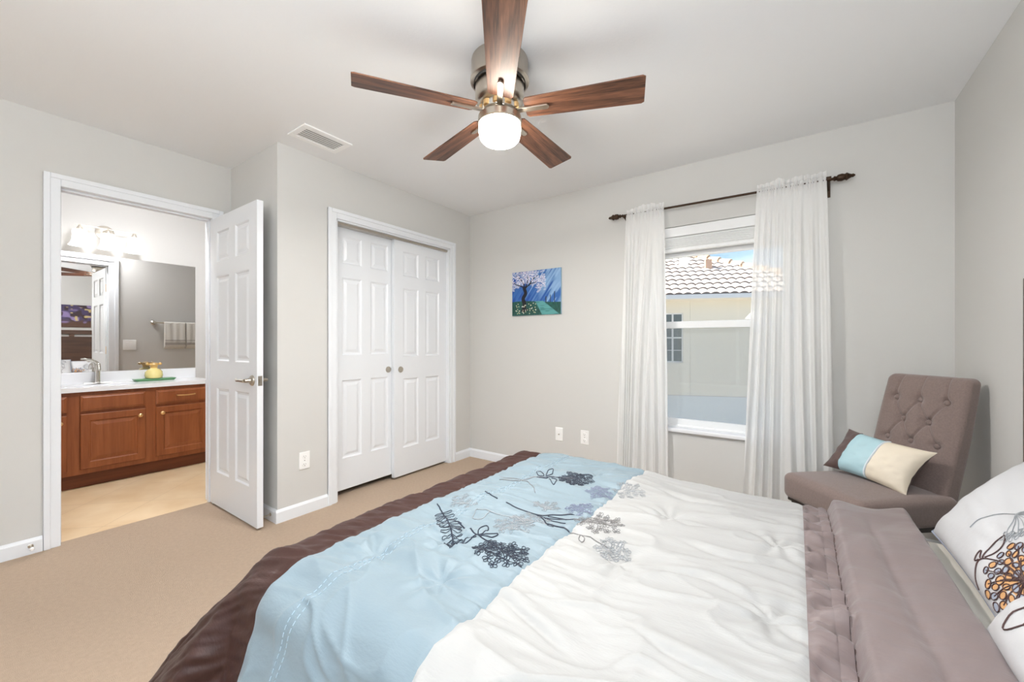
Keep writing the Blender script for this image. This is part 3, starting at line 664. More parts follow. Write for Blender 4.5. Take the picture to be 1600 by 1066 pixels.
towel('cream hand towel with dark stripes, cut off by the mirror edge', 1.832, 2.045, .325)

# ------------------------------------------------------------------ accent chair in the corner
CX, CY = .406, 2.64
ca = 3.852     # direction the chair faces
chair = thing('accent_chair', 'armless taupe linen chair with button tufted back in the corner', 'chair', (CX, CY, 0), ca - PI)
# local frame: the seat extends towards -x, +y is the chair's own width axis
SZ = .489; SWD = .426; SDP = .43; BWD = .358; BTOP = .995; LEAN = .122
def soft_block(fn, nu=40, nv=40, nw=8):
    """closed rounded block from six grids in the cube [-1,1]^3, mapped by fn"""
    m = MB(); a = np.linspace(-1, 1, nu)
    U, Vv = np.meshgrid(a, a, indexing='ij'); one = np.ones_like(U)
    for (X, Y, Z, fl) in ((U, Vv, one, 0), (U, Vv, -one, 1), (one, U, Vv, 0), (-one, U, Vv, 1), (U, one, Vv, 1), (U, -one, Vv, 0)):
        m.grid(fn(X, Y, Z), bool(fl))
    return m
def rbox(X, Y, Z, hx, hy, hz, r):
    """rounded box: cube coordinate -> point"""
    P = np.stack([X * hx, Y * hy, Z * hz], -1); core = np.array([hx - r, hy - r, hz - r]); Q = np.clip(P, -core, core); D = P - Q
    n = np.linalg.norm(D, axis=-1, keepdims=True); return Q + D / np.maximum(n, 1e-9) * r
def seat_fn(X, Y, Z):
    P = rbox(X, Y, Z, SDP / 2 + .03, SWD / 2, .065, .035)
    a, b = P[..., 0] / (SDP / 2 + .03), P[..., 1] / (SWD / 2)
    dome = .018 * np.clip(1 - a ** 2, 0, 1) * np.clip(1 - b ** 2, 0, 1) * (P[..., 2] > 0)
    return np.stack([P[..., 0] - SDP / 2 + .03, P[..., 1] * (1 + .04 * (-a)), P[..., 2] + SZ - .068 + dome], -1)
MB_seat = soft_block(seat_fn); MB_seat.build('seat', chair_m, chair, smooth=True, local=True, sharp=180)
TY, TZ1, TZ2, TZ3 = .108, .880, .782, .684
tufts = [(-TY, TZ1), (0, TZ1), (TY, TZ1), (-TY / 2, TZ2), (TY / 2, TZ2), (-TY, TZ3), (0, TZ3), (TY, TZ3)]
creases = [(tufts[0], tufts[3]), (tufts[1], tufts[3]), (tufts[1], tufts[4]), (tufts[2], tufts[4]), (tufts[3], tufts[5]), (tufts[3], tufts[6]), (tufts[4], tufts[6]), (tufts[4], tufts[7]), (tufts[0], (-.10, .985)), (tufts[1], (0, .985)), (tufts[2], (.10, .985))]
def back_fn(X, Y, Z):
    hh = (BTOP - .40) / 2; P = rbox(X, Y, Z, .048, BWD / 2, hh, .03)
    z = P[..., 2] + .40 + hh; t = np.clip((z - SZ) / (BTOP - SZ), -.2, 1); y = P[..., 1]
    taper = 1 + .03 * np.sin(t * PI) ; thick = 1 - .25 * t
    front = (P[..., 0] < 0) * np.clip(-P[..., 0] / .048, 0, 1)
    dep = np.zeros_like(z)
    for ty_, tz in tufts: dep += .020 * np.exp(-((y - ty_) ** 2 + (z - tz) ** 2) / .021 ** 2)
    cr = np.zeros_like(z)
    for (a0, b0), (a1, b1) in creases:
        dx, dy = a1 - a0, b1 - b0; s_ = np.clip(((y - a0) * dx + (z - b0) * dy) / (dx * dx + dy * dy), 0, 1)
        d = np.hypot(y - a0 - s_ * dx, z - b0 - s_ * dy); cr = np.maximum(cr, np.exp(-(d / .006) ** 2))
    pad = .012 * np.clip(1 - (y / (BWD / 2)) ** 2, 0, 1) * sstep(SZ - .05, SZ + .1, z) * sstep(BTOP, BTOP - .08, z)
    x = P[..., 0] * thick + .048 + LEAN * t + front * (dep + .007 * cr - pad)
    return np.stack([x, y * taper, z], -1)
back_ob = soft_block(back_fn, 150).build('backrest', chair_m, chair, smooth=True, local=True, sharp=180)
for ty_, tz in tufts:
    t = (tz - SZ) / (BTOP - SZ); x = LEAN * t + .048 * .25 * t + .008
    MB().lathe([(.0, -.006), (.011, -.005), (.0135, 0), (.011, .005), (.004, .0085), (0, .009)], (x, ty_, tz), d=(-1, 0, .2), n=16, cap=False).build('button', chair_m, back_ob, smooth=True, local=True)
for x, y in ((-SDP + .06, SWD / 2 - .035), (-SDP + .06, -SWD / 2 + .035), (.03, SWD / 2 - .04), (.03, -SWD / 2 + .04)):
    ox = .05 if x > 0 else 0; q = .022
    MB().hexa([(x + ox - q * .6, y - q * .6, 0), (x + ox + q * .6, y - q * .6, 0), (x + ox + q * .6, y + q * .6, 0), (x + ox - q * .6, y + q * .6, 0)], [(x - q, y - q, .37), (x + q, y - q, .37), (x + q, y + q, .37), (x - q, y + q, .37)]).build('leg', chairleg_m, chair, local=True, bevel=.003)
MB().box(-SDP + .02, .05, -SWD / 2 + .012, SWD / 2 - .012, .345, .372).build('seat_rail', chairleg_m, chair, local=True, bevel=.003)

# generic pillow surface: a along the length, b along the height, both -1..1
def pillow(a, b, side, hw, hh, T, pinch=.10, flat=.0):
    e = np.clip((1 - np.abs(a) ** 3) * (1 - np.abs(b) ** 3), 0, 1) ** .55
    x = hw * a * (1 - pinch * (1 - b ** 2) * np.abs(a) ** 3); y = hh * b * (1 - pinch * (1 - a ** 2) * np.abs(b) ** 3)
    return np.stack([x, y, side * T * e], -1)
class Frame:
    def __init__(s, o, ax, bx, nx): s.o = np.array(o, float); s.M = np.array([ax, bx, nx], float); s.M /= np.linalg.norm(s.M, axis=1)[:, None]
    def __call__(s, P): return s.o + P @ s.M
# throw pillow lying against the chair back, long axis across the seat
tp = thing('throw_pillow', 'small oblong pillow with aqua, ivory and brown bands on the chair seat', 'pillow', (CX - .10, CY - .08, SZ + .1))
F_ = np.array([math.cos(ca), math.sin(ca), 0]); L_ = np.array([-F_[1], F_[0], 0]); 
TPF = Frame(np.array([CX, CY, 0]) + F_ * .135 + L_ * .004 + np.array([0, 0, SZ + .112]), L_ * 1.0 + np.array([0, 0, -.10]) - F_ * .22, np.array([0, 0, .85]) - F_ * .55 + L_ * .1, F_ * .85 + np.array([0, 0, .55]))
def tp_part(name, a0, a1, m, side, T=.052, n=40):
    A, B = np.meshgrid(np.linspace(a0, a1, n), np.linspace(-1, 1, 40), indexing='ij')
    P = pillow(A, B, side, .174, .114, T, .12); P[..., 2] += .003 * vnoise(A * 6, B * 5, 31) * (1 - np.abs(B) ** 4)
    return MB().grid(TPF(P), side < 0).build(name, m, tp, smooth=True, sharp=180)
TPS = -1   # a=-1 is the end nearest the window
tp_part('brown_end', -1, -.56, tbrown_m, 1); tp_part('aqua_band', -.56, .12, tblue_m, 1); tp_part('ivory_band', .12, 1, tcream_m, 1); tp_part('pillow_back', -1, 1, tbrown_m, -1)
for a_, mm, nm, r in ((-.56, tbrown_m, 'dark_piping', .003), (.12, rope_m, 'cord_trim', .0045)):
    b = np.linspace(-.97, .97, 40); P = TPF(pillow(np.full(40, a_), b, 1, .174, .114, .052, .12)); MB().tube(P, r, 8).build(nm, mm, tp, smooth=True)

# ------------------------------------------------------------------ bed
bed = thing('bed', 'queen bed frame with tall dark espresso panel headboard against right wall', 'bed', (-.35, 1.35, 0))
hb = MB(); hb0, hb1 = .555, 2.172
hx0, hx1 = .645, .685
hb.box(hx0, hx1, hb0, hb0 + .06, 0, 1.38); hb.box(hx0, hx1, hb1 - .06, hb1, 0, 1.38); hb.box(hx0, hx1, hb0 + .06, hb1 - .06, 1.305, 1.38); hb.box(hx0, hx1, 1.343, 1.405, 1.262, 1.305); hb.box(hx0, hx1, hb0 + .06, hb1 - .06, .25, 1.262)
hb.build('headboard', espresso_m, bed, bevel=.004)
for y in (.60, 2.045): box('side_rail', espresso_m, -1.20, hx0, y, y + .03, .16, .30, parent=bed, bevel=.004)
box('foot_rail', espresso_m, -1.23, -1.20, .62, 2.07, .16, .30, parent=bed, bevel=.004)
for x, y in ((-1.22, .63), (-1.22, 2.0), (-.3, 1.31)): box('leg', espresso_m, x, x + .05, y, y + .05, 0, .20, parent=bed, bevel=.004)
box('slat_base', espresso_m, -1.2, hx0, .63, 2.045, .20, .25, parent=bed)
mtt = tag(MB().box(-1.25, hx0 - .004, .68, 2.00, .252, .468).build('mattress', sheet_m, bevel=.04, seg=4, smooth=True), 'mattress in ivory fitted sheet, just showing below the shams', 'mattress')

# comforter: flat cloth coordinates (u along the bed, v across), draped over a rounded box
U0, V0, V1 = -1.345, .645, 2.055; RF, RN, RW = .12, .13, .11; ZC = .498
FF, FN, FW = math.radians(74), math.radians(76), math.radians(87)
TUFT = [(-.812, .810, .9), (-.439, 1.175, .2), (-.048, 1.549, -.4), (-.393, 1.60, .3), (-.048, 1.128, .3), (-.941, .983, .6), (-1.10, .80, .8), (-.80, 1.86, .2)]
U_BROWN, U_BLUE, U_CREAM, U_STRIP = -1.250, -.640, .022, .100
CREASE = [[(-.66, .85), (-.517, .815), (-.403, .785)], [(-.40, 1.155), (-.223, 1.21), (-.043, 1.165)], [(-.56, 1.61), (-.395, 1.548), (-.25, 1.555)], [(-.33, .93), (-.20, .87), (-.08, .86)], [(-.30, 1.40), (-.17, 1.37), (-.04, 1.40)], [(-1.12, 1.02), (-1.02, .98), (-.95, .99)], [(-.50, 1.84), (-.33, 1.80), (-.15, 1.83)]]
CREASE = [spline(c_, 9) for c_ in CREASE]
def crease_h(u, v):
    h = np.zeros(np.broadcast(u, v).shape)
    for P in CREASE:
        dm = np.full(h.shape, 9.); sg = np.zeros(h.shape); al = np.zeros(h.shape)
        for i in range(8):
            a, b = P[i], P[i + 1]; d = b - a; L2 = d @ d; t = np.clip(((u - a[0]) * d[0] + (v - a[1]) * d[1]) / L2, 0, 1)
            ex, ey = u - a[0] - t * d[0], v - a[1] - t * d[1]; dd = np.hypot(ex, ey); m_ = dd < dm
            dm = np.where(m_, dd, dm); sg = np.where(m_, np.sign(d[0] * ey - d[1] * ex), sg); al = np.where(m_, (i + t) / 8, al)
        tap = np.sin(PI * np.clip(al, .02, .98)) ** .6; s_ = dm * sg
        h += tap * (-.007 * np.exp(-(dm / .008) ** 2) + .010 * np.exp(-((s_ - .026) / .022) ** 2) * (sg >= 0) + .003 * np.exp(-((s_ + .03) / .03) ** 2))
    return h
def cloth_h(u, v):
    w = vnoise(u / .5, v / .5, 40) * .06
    # long soft folds run along the bed, fine gathers cross the seams
    br = sstep(U_BROWN + .05, U_BROWN - .02, u)
    h = .012 * vnoise(u / .32, v / .22, 1) + .0105 * vnoise((u + .25 * v) / .30 + w, (v - .10 * u + w) / .075, 2)
    rid = 1 - np.abs(vnoise((u + .2 * v) / .26, (v - .25 * u + w * 1.5) / .085, 3)); h += .0095 * rid ** 3
    rid = 1 - np.abs(vnoise((u - .5 * v) / .22, (v + .35 * u + w) / .11, 12)); h += .0085 * rid ** 5 * sstep(1.5, .8, v)
    h += .0048 * vnoise((u + .1 * v) / .13, v / .028, 4) * (.6 + .7 * vnoise(u / .4, v / .4, 15)) + .0022 * vnoise((u + .2 * v) / .07, (v - .2 * u) / .014, 17) * sstep(-.1, .5, vnoise(u / .3, v / .25, 18))
    for us, wd, am in ((U_BLUE, .07, .0065), (U_BROWN, .06, .005), (U_CREAM, .06, .005), (-1.075, .045, .0045)):
        e = np.exp(-np.abs(u - us) / wd); h += am * e * vnoise(u / .12, v / .013 + us * 7, 5) * sstep(.55, .75, v) - am * .9 * np.exp(-((u - us) / .008) ** 2)
    for a, b, ang in TUFT:
        d = np.hypot(u - a, v - b); h -= .016 * np.exp(-(d / .05) ** 2)
        p = (u - a) * math.cos(ang) + (v - b) * math.sin(ang); q = -(u - a) * math.sin(ang) + (v - b) * math.cos(ang)
        th_ = np.arctan2(v - b, u - a); h += .006 * np.exp(-(d / .11) ** 2) * np.cos(th_ * 7 + ang * 5) * np.clip(d / .04, 0, 1)
        h -= .009 * np.exp(-(q / .007) ** 2 - (p / .035) ** 2)
    h = h + crease_h(u, v)
    h *= 1 - .65 * br
    br = sstep(U_BROWN + .006, U_BROWN - .02, u); h += br * (.0055 * vnoise((u + .6 * v) / .16, (v - .45 * u) / .024, 6) + .003 * vnoise((u + .3 * v) / .08, (v - .3 * u) / .010, 27))
    # gathered strip and thick folded-back end near the pillows
    s = sstep(U_CREAM, U_CREAM + .02, u) * sstep(U_STRIP + .02, U_STRIP, u); h += s * (-.012 + .021 * vnoise(u / .06 + .5 * v, (v - .4 * u) / .055, 8) + .009 * vnoise(u / .08, v / .016, 9))
    k = sstep(U_STRIP, U_STRIP + .025, u)
    lob = .030 + .005 * np.exp(-((u - .165 - .02 * vnoise(v / .4, 0 * u, 10)) / .04) ** 2) + .010 * np.exp(-((u - .29 - .05 * vnoise(v / .5, 0 * u, 13)) / .05) ** 2) - .010 * np.exp(-((u - .215 - .03 * (1.6 - v)) / .016) ** 2) * sstep(1.98, 1.7, v)
    lob = lob + .006 * vnoise((u - .3 * v) / .12, v / .12, 14) + .004 * vnoise((u - .5 * v) / .05, v / .2, 16)
    h = np.maximum(h, -.022)
    h = h * (1 - .8 * k) + k * lob - .09 * sstep(.328, .385, u) * k
    return h
def drape(u, v):
    qu = np.maximum(u, U0); qv = np.clip(v, V0, V1); ou, ov = u - qu, v - qv; t = np.hypot(ou, ov) + 1e-9
    wf = ou * ou / (t * t); r = RF * wf + np.where(ov < 0, RN, RW) * (1 - wf)
    fl = FF * wf + np.where(ov < 0, FN, FW) * (1 - wf) - math.radians(24) * sstep(0, .10, -ou) * sstep(0, .06, -ov); ph = np.minimum(t / r, fl); ex = np.maximum(t - r * fl, 0)
    g = r * np.sin(ph) + ex * np.cos(fl); hh = r * (1 - np.cos(ph)) + ex * np.sin(fl)
    # hanging folds on the skirts
    sk = sstep(.0, .25, ex); g = g + sk * np.where(ov > 0, .008, .018) * (1 + vnoise((u * (1 - wf) + v * wf) / .13, 0 * u, 20)) * (t > 0)
    # slight settling of the top towards the edges
    edge = sstep(.25, 0, np.minimum(np.minimum(u - U0, v - V0), V1 - v)) * .012
    return np.stack([qu + ou / t * g, qv + ov / t * g, ZC - hh - edge * (t < 1e-6) - .012 * (t > 1e-6)], -1)
def cloth(u, v, lift=0.):
    u, v = np.broadcast_arrays(np.asarray(u, float), np.asarray(v, float)); e = 1e-3
    P = drape(u, v); du = drape(u + e, v) - drape(u - e, v); dv = drape(u, v + e) - drape(u, v - e)
    n = np.cross(du, dv); n /= np.linalg.norm(n, axis=-1, keepdims=True) + 1e-12
    return P + n * (cloth_h(u, v) + lift)[..., None]
cf = thing('comforter', 'blue, cream and brown banded comforter with embroidered flowers on the bed', 'comforter', (-.45, 1.35, ZC))
VLO, VHI = V0 - .62, V1 + .55; ULO = U0 - .56
def panel(name, ua, ub, m, du=.0065, dv=.0065, va=VLO, vb=VHI):
    us = np.linspace(ua, ub, max(4, int((ub - ua) / du))); vs = np.linspace(va, vb, int((vb - va) / dv))
    A, B = np.meshgrid(us, vs, indexing='ij'); return MB().grid(cloth(A, B)).build(name, m, cf, smooth=True, sharp=180)
panel('brown_border', ULO, U_BROWN, brown_m)
panel('blue_panel', U_BROWN, U_BLUE, blue_m)
panel('cream_panel', U_BLUE, U_CREAM, cream_m)
panel('gathered_strip', U_CREAM, U_STRIP, taupe_m, .004, .005)
panel('folded_end', U_STRIP, .392, taupe_m, .006, .0065)
vs = np.linspace(VLO, VHI, 260)
MB().tube(cloth(np.full(260, U_STRIP + .004), vs, -.002), .0028, 6).build('dark_piping', tbrown_m, cf, smooth=True)
MB().grid(np.stack([cloth(np.full(260, U_STRIP - .026), vs, .004), cloth(np.full(260, U_STRIP - .012), vs, .009), cloth(np.full(260, U_STRIP + .001), vs, .006)], 0)).build('flap_binding', taupe_m, cf, smooth=True, sharp=180)
# twin rows of white pin-stitching on the blue panel
for uu in (-1.062, -1.085):
    m = MB()
    for v in np.arange(.30, 2.1, .016):
        off = 0
        m.tube(cloth(np.full(3, uu + off), np.linspace(v, v + .010, 3), .0008), .0013, 5)
    m.build('stitch_line', stitch_m, cf)
# ------- embroidery on the comforter
def thread(m, pts, r=.0022, n=None, lift=.0015, fn=cloth, ns=5):
    P = spline(pts, n or max(8, len(pts) * 6)); m.tube(fn(P[:, 0], P[:, 1], lift), r, ns)
def loop(m, a, b, wd, r=.0016, lift=.0015, fn=cloth, ns=4, n=11):
    a = np.array(a, float); b = np.array(b, float); d = b - a; p = np.array([-d[1], d[0]]) / (np.linalg.norm(d) + 1e-9) * wd
    t = np.linspace(0, 2 * PI, n); P = a + d * (.5 - .5 * np.cos(t))[:, None] + p * (np.sin(t) * (1 - .25 * np.cos(t)))[:, None]
    m.tube(fn(P[:, 0], P[:, 1], lift), r, ns)
def umbel(name, par, c, ru, rv, m_, seed, clusters=26, petals=5, r=.0017, size=.015, fn=cloth, rot=0., stems=True, lift=.0015, squash=1.0):
    rr = random.Random(seed); m = MB(); c = np.array(c)
    for k in range(clusters):
        a = k * 2.39996 + rot; rad = math.sqrt((k + .6) / clusters); p = c + np.array([ru * rad * math.cos(a), rv * rad * math.sin(a)])
        if stems and rad > .6: thread(m, [c, c + (p - c) * .5 + np.array([rr.uniform(-.004, .004), rr.uniform(-.004, .004)]), p], r * .8, 6, fn=fn, lift=lift, ns=4)
        for q in range(petals):
            b = a + q * 2 * PI / petals + rr.uniform(-.2, .2); s_ = size * rr.uniform(.75, 1.1)
            loop(m, p, p + s_ * np.array([math.cos(b), math.sin(b)]), s_ * .3, r, fn=fn, lift=lift, n=9)
    return m.build(name, m_, par)
umbel('navy_flower', cf, (-.742, .997), .090, .074, navy_m, 1, 27, 5, .0011, .017)
umbel('navy_flower', cf, (-.850, 1.735), .078, .085, navy_m, 2, 26, 5, .0012, .017)
umbel('grey_flower', cf, (-.580, 1.372), .085, .085, grey_m, 3, 28, 5, .0008)
umbel('pale_flower', cf, (-.806, 1.262), .07, .06, pale_m, 4, 18, 5, .0008)
umbel('pale_flower', cf, (-.815, 1.165), .07, .06, pale_m, 5, 18, 5, .0008)
umbel('pale_flower', cf, (-1.115, 1.235), .06, .04, pale_m, 6, 10, 5, .0008)
umbel('pale_flower', cf, (-.83, 1.41), .06, .05, pale_m, 16, 12, 5, .0008)
umbel('lilac_flower', cf, (-.700, 1.660), .055, .06, lilac_m, 7, 16, 5, .0008)
umbel('lilac_flower', cf, (-.702, 1.465), .05, .055, lilac_m, 8, 14, 5, .0008)
umbel('pale_flower', cf, (-.600, 1.745), .07, .07, pale_m, 9, 16, 5, .0008)
umbel('pale_flower', cf, (-.475, 1.235), .055, .055, pale_m, 10, 16, 5, .0008)
fern = [(-1.204, 1.176), (-1.130, 1.134), (-1.061, 1.091), (-.991, 1.032), (-.928, .981), (-.887, .953)]
m = MB(); thread(m, fern, .0026)
P = spline(fern, 17)
for k in range(3, 16):
    d = P[min(k + 1, 25)] - P[k - 1]; d /= np.linalg.norm(d); nrm = np.array([-d[1], d[0]]); ln = .050 * (1 - .55 * abs(k - 7) / 9)
    for s_ in (-1, 1): loop(m, P[k], P[k] + (nrm * s_ * .9 + d * .35) * ln, ln * .15, .0013)
m.build('fern_sprig', navy_m, cf)
m = MB()
thread(m, [(-1.024, 1.104), (-.964, 1.082), (-.915, 1.057), (-.882, 1.046), (-.831, 1.023), (-.750, 1.006)], .0027)
for lf in ([(-.888, 1.059), (-.918, 1.102), (-.910, 1.132), (-.883, 1.109), (-.876, 1.072), (-.882, 1.052)], [(-.876, 1.045), (-.893, 1.016), (-.891, .976), (-.875, .998), (-.873, 1.031)], [(-.876, 1.045), (-.862, 1.071), (-.821, 1.083), (-.828, 1.057), (-.864, 1.047)]): thread(m, lf, .0021, 22)
m.build('leafy_stem', navy_m, cf)
m = MB()
for st, r in (([(-1.096, 1.355), (-1.047, 1.336), (-1.006, 1.323)], .0026), ([(-.961, 1.323), (-.899, 1.320), (-.819, 1.325), (-.776, 1.340), (-.728, 1.374), (-.690, 1.394)], .0026), ([(-.819, 1.325), (-.765, 1.293), (-.739, 1.272), (-.684, 1.267), (-.645, 1.262)], .0027), ([(-.739, 1.272), (-.727, 1.255), (-.700, 1.244), (-.719, 1.273)], .0022), ([(-.773, 1.335), (-.734, 1.335), (-.692, 1.331)], .002), ([(-.80, 1.322), (-.74, 1.305), (-.68, 1.30)], .002), ([(-.79, 1.317), (-.72, 1.325), (-.665, 1.345)], .0018)): thread(m, st, r)
m.build('bare_twig', navy_m, cf)
m = MB(); thread(m, [(-.645, 1.262), (-.60, 1.254), (-.527, 1.237), (-.495, 1.236)], .0018); thread(m, [(-.598, 1.252), (-.587, 1.216), (-.570, 1.202), (-.572, 1.227), (-.594, 1.249)], .0016, 20)
m.build('bare_twig', grey_m, cf)
m = MB()
for lf in ([(-1.065, 1.723), (-1.024, 1.681), (-.999, 1.687), (-1.044, 1.738), (-1.070, 1.731)], [(-.991, 1.692), (-1.018, 1.756), (-1.006, 1.789), (-.982, 1.733), (-.984, 1.686)], [(-.956, 1.662), (-.916, 1.616), (-.898, 1.608), (-.917, 1.667), (-.950, 1.676)], [(-1.02, 1.66), (-.976, 1.648), (-.969, 1.685), (-.95, 1.70)]): thread(m, lf, .0022, 22)
thread(m, [(-1.02, 1.65), (-.97, 1.68), (-.90, 1.72), (-.86, 1.735)], .0022)
m.build('leafy_stem', navy_m, cf)
m = MB()
thread(m, [(-1.199, 1.592), (-1.131, 1.605), (-1.077, 1.609), (-1.035, 1.628), (-1.007, 1.670)], .002); thread(m, [(-1.176, 1.562), (-1.110, 1.575), (-1.033, 1.586), (-.975, 1.544), (-.932, 1.498)], .0017); m.build('grey_stem', grey_m, cf); m = MB(); thread(m, [(-1.022, 1.211), (-.962, 1.216), (-.892, 1.224), (-.844, 1.218), (-.792, 1.203), (-.764, 1.223)], .0018)
thread(m, [(-1.022, 1.211), (-1.0, 1.16), (-.96, 1.17), (-.962, 1.216)], .0015, 16)
m.build('grey_stem', pale_m, cf)

# ------------------------------------------------------------------ shams leaning on the headboard
def sham(label, y0, y1, bx, bz, tx, tz, T, seed, tilt=0.):
    yc = (y0 + y1) / 2; hw = (y1 - y0) / 2
    p0 = np.array([bx, yc, bz]); p1 = np.array([tx, yc, tz]); bv = p1 - p0; hh = np.linalg.norm(bv) / 2; bv = bv / (2 * hh)
    av = np.array([0, 1., tilt]); av /= np.linalg.norm(av); nv = np.cross(av, bv); nv = -nv if nv[0] > 0 else nv
    Fm = Frame((p0 + p1) / 2, av, bv, nv)
    def surf(a, b, lift=0., side=1):
        a, b = np.broadcast_arrays(np.asarray(a, float), np.asarray(b, float))
        P = pillow(a, b, side, hw, hh, T, .05); P[..., 2] += (1 - np.abs(a) ** 6) * (1 - np.abs(b) ** 6) * (.006 * vnoise(a * 2.2, b * 2.2, seed) + .004 * vnoise(a * 2 + b * 3, b * 6 - a * 2, seed + 1)) + lift
        return Fm(P)
    t = thing('pillow_sham', label, 'pillow', tuple((p0 + p1) / 2), 0, 'embroidered shams at the head of the bed')
    A, B = np.meshgrid(np.linspace(-1, 1, 90), np.linspace(-1, 1, 70), indexing='ij')
    MB().grid(surf(A, B)).build('front_cover', sham_m, t, smooth=True, sharp=180)
    MB().grid(surf(A, B, 0, -1), True).build('back_cover', taupe_m, t, smooth=True, sharp=180)
    q = np.linspace(-1, 1, 40)
    ring = np.concatenate([surf(q, -np.ones(40)), surf(np.ones(40), q)[1:], surf(-q, np.ones(40))[1:], surf(-np.ones(40), -q)[1:-1]])
    MB().tube(ring, .004, 6, closed=True).build('piping', MATS['bluegrey_fill'], t, smooth=True)
    return t, surf, hw, hh
def sham_art(t, surf, hw, hh, c, scale=1.0, flip=1, low=True):
    """c: centre of the big flower head in metres from the sham's centre (a right/left, b up)"""
    fn = lambda a, b, lift=0.: surf(np.asarray(a) / hw, np.asarray(b) / hh, lift)
    c = np.array(c, float); rr = random.Random(int(1000 * hw) + 3)
    def fill(m, p, rx, ry, ang):
        th = np.linspace(0, 2 * PI, 13)[:-1]; q = np.array([p[0] + rx * np.cos(th) * math.cos(ang) - ry * np.sin(th) * math.sin(ang), p[1] + rx * np.cos(th) * math.sin(ang) + ry * np.sin(th) * math.cos(ang)])
        V = fn(np.append(q[0], p[0]), np.append(q[1], p[1]), .0012); m.add(V, [(i, (i + 1) % 12, 12) for i in range(12)]); return q
    ms = MB()
    # soft orange disc behind the head
    th = np.linspace(0, 2 * PI, 41)[:-1]; rings = [fn(c[0] + r_ * np.cos(th), c[1] + r_ * np.sin(th), .0006) for r_ in (.001, .03, .055 * scale)]
    ms.cur = 1; ms.grid(np.concatenate([np.stack(rings, 0), np.stack([r_[:1] for r_ in rings], 0)], 1))
    for k in range(66):
        a = k * 2.39996; rad = .112 * scale * math.sqrt((k + 2.5) / 68); p = c + rad * np.array([math.cos(a), math.sin(a) * .85]); rx = rr.uniform(.0085, .0118); ry = rx * rr.uniform(.65, .9); an = rr.uniform(0, PI)
        ms.cur = 2 if rr.random() < .5 else 1; q = fill(ms, p, rx, ry, an); ms.cur = 0; ms.tube(fn(np.append(q[0], q[0][:2]), np.append(q[1], q[1][:2]), .0018), .0013, 4)
        if k % 2 == 0 and rad > .05: thread(ms, [c, c + (p - c) * .55 + np.array([.004, 0]), p], .0013, 8, fn=fn, ns=4)
    s = flip
    thread(ms, [c, c + np.array([.05 * s, .0]), c + np.array([.10 * s, -.012]), c + np.array([.135 * s, -.04]), c + np.array([.125 * s, -.075]), c + np.array([.105 * s, -.10])], .0017, 30, fn=fn)
    thread(ms, [c + np.array([.132 * s, -.03]), c + np.array([.152 * s, .0]), c + np.array([.150 * s, .045]), c + np.array([.125 * s, .02]), c + np.array([.128 * s, -.025])], .0014, 24, fn=fn)
    thread(ms, [c + np.array([.138 * s, -.035]), c + np.array([.158 * s, -.02]), c + np.array([.150 * s, -.05]), c + np.array([.138 * s, -.04])], .0014, 16, fn=fn)
    if low: thread(ms, [c + np.array([.105 * s, -.10]), c + np.array([.12 * s, -.15]), c + np.array([.10 * s, -.19]), c + np.array([.07 * s, -.15]), c + np.array([.105 * s, -.10])], .0014, 20, fn=fn)
    ms.build('flower_embroidery', [coffee_m, orange_m, bluegrey_m], t)
    # faint second flower
    mp = MB(); c2 = c + np.array([.19 * s, .10])
    for k in range(9):
        a = -1.0 + k * .25; p = c2 + .085 * np.array([-s * math.cos(a), math.sin(a) * .8])
        thread(mp, [c2, c2 + (p - c2) * .5 + np.array([0, .006]), p], .0009, 8, fn=fn, ns=4)
        for q_ in range(4): b = q_ * PI / 2 + a; loop(mp, p, p + .016 * np.array([math.cos(b), math.sin(b)]), .005, .0009, fn=fn)
    thread(mp, [c2, c2 + np.array([.05 * s, -.02]), c2 + np.array([.075 * s, -.06]), c2 + np.array([.08 * s, -.10])], .0011, 14, fn=fn)
    mp.build('grey_stitching', pale_m, t)
t1, s1, hw1, hh1 = sham('white embroidered sham nearest the armless chair, grey stitched flower at its corner', 1.335, 1.965, .384, .505, .630, .815, .072, 51)
sham_art(t1, s1, hw1, hh1, (1.39 - 1.65, -.085), low=False)
t2, s2, hw2, hh2 = sham('white embroidered sham at the lower right corner, overlapping the other sham', .70, 1.355, .345, .50, .622, .845, .085, 57)
sham_art(t2, s2, hw2, hh2, (.08, .03))

# ------------------------------------------------------------------ the neighbour's house beyond the window
E1 = np.array([.924, .382]); NI = np.array([-.382, .924]); HO = np.array([-1.911, 12.11]); ZG = 2.36
def hp(s, t, z): return (HO[0] + E1[0] * s + NI[0] * t, HO[1] + E1[1] * s + NI[1] * t, z)
house = thing('neighbor_house', 'beige stucco neighbouring house with tiled hip roof outside the window', 'house', (float(HO[0]), float(HO[1]), -3))
SL, SR = -6.0, 3.3
def hbox(m, s0, s1, t0, t1, z0, z1): return m.hexa([hp(s0, t0, z0), hp(s1, t0, z0), hp(s1, t1, z0), hp(s0, t1, z0)], [hp(s0, t0, z1), hp(s1, t0, z1), hp(s1, t1, z1), hp(s0, t1, z1)])
m = MB(); T0 = .42; wz = [(.60, 1.98)]
ws0, ws1, wz0, wz1 = -1.42, -.62, .575, 2.0
for (a, b, z0, z1) in ((SL, ws0, -.36, ZG), (ws1, -.4305, -.36, ZG), (-.4265, SR, -.36, ZG), (ws0, ws1, -.36, wz0), (ws0, ws1, wz1, ZG)): hbox(m, a, b, T0, T0 + .2, z0, z1)
m.build('wall', stucco_m, house)
m = MB(); hbox(m, SL, SR, T0 + .006, T0 + .2, -3, -.368); m.build('lower_wall', band_m, house)
m = MB(); hbox(m, SL, SR, T0 + .012, T0 + .19, -.37, -.358); hbox(m, -.431, -.426, T0 + .012, T0 + .19, -.36, ZG); m.build('expansion_joint', mat('joint_caulk', srgb(120, 116, 110), .9), house)
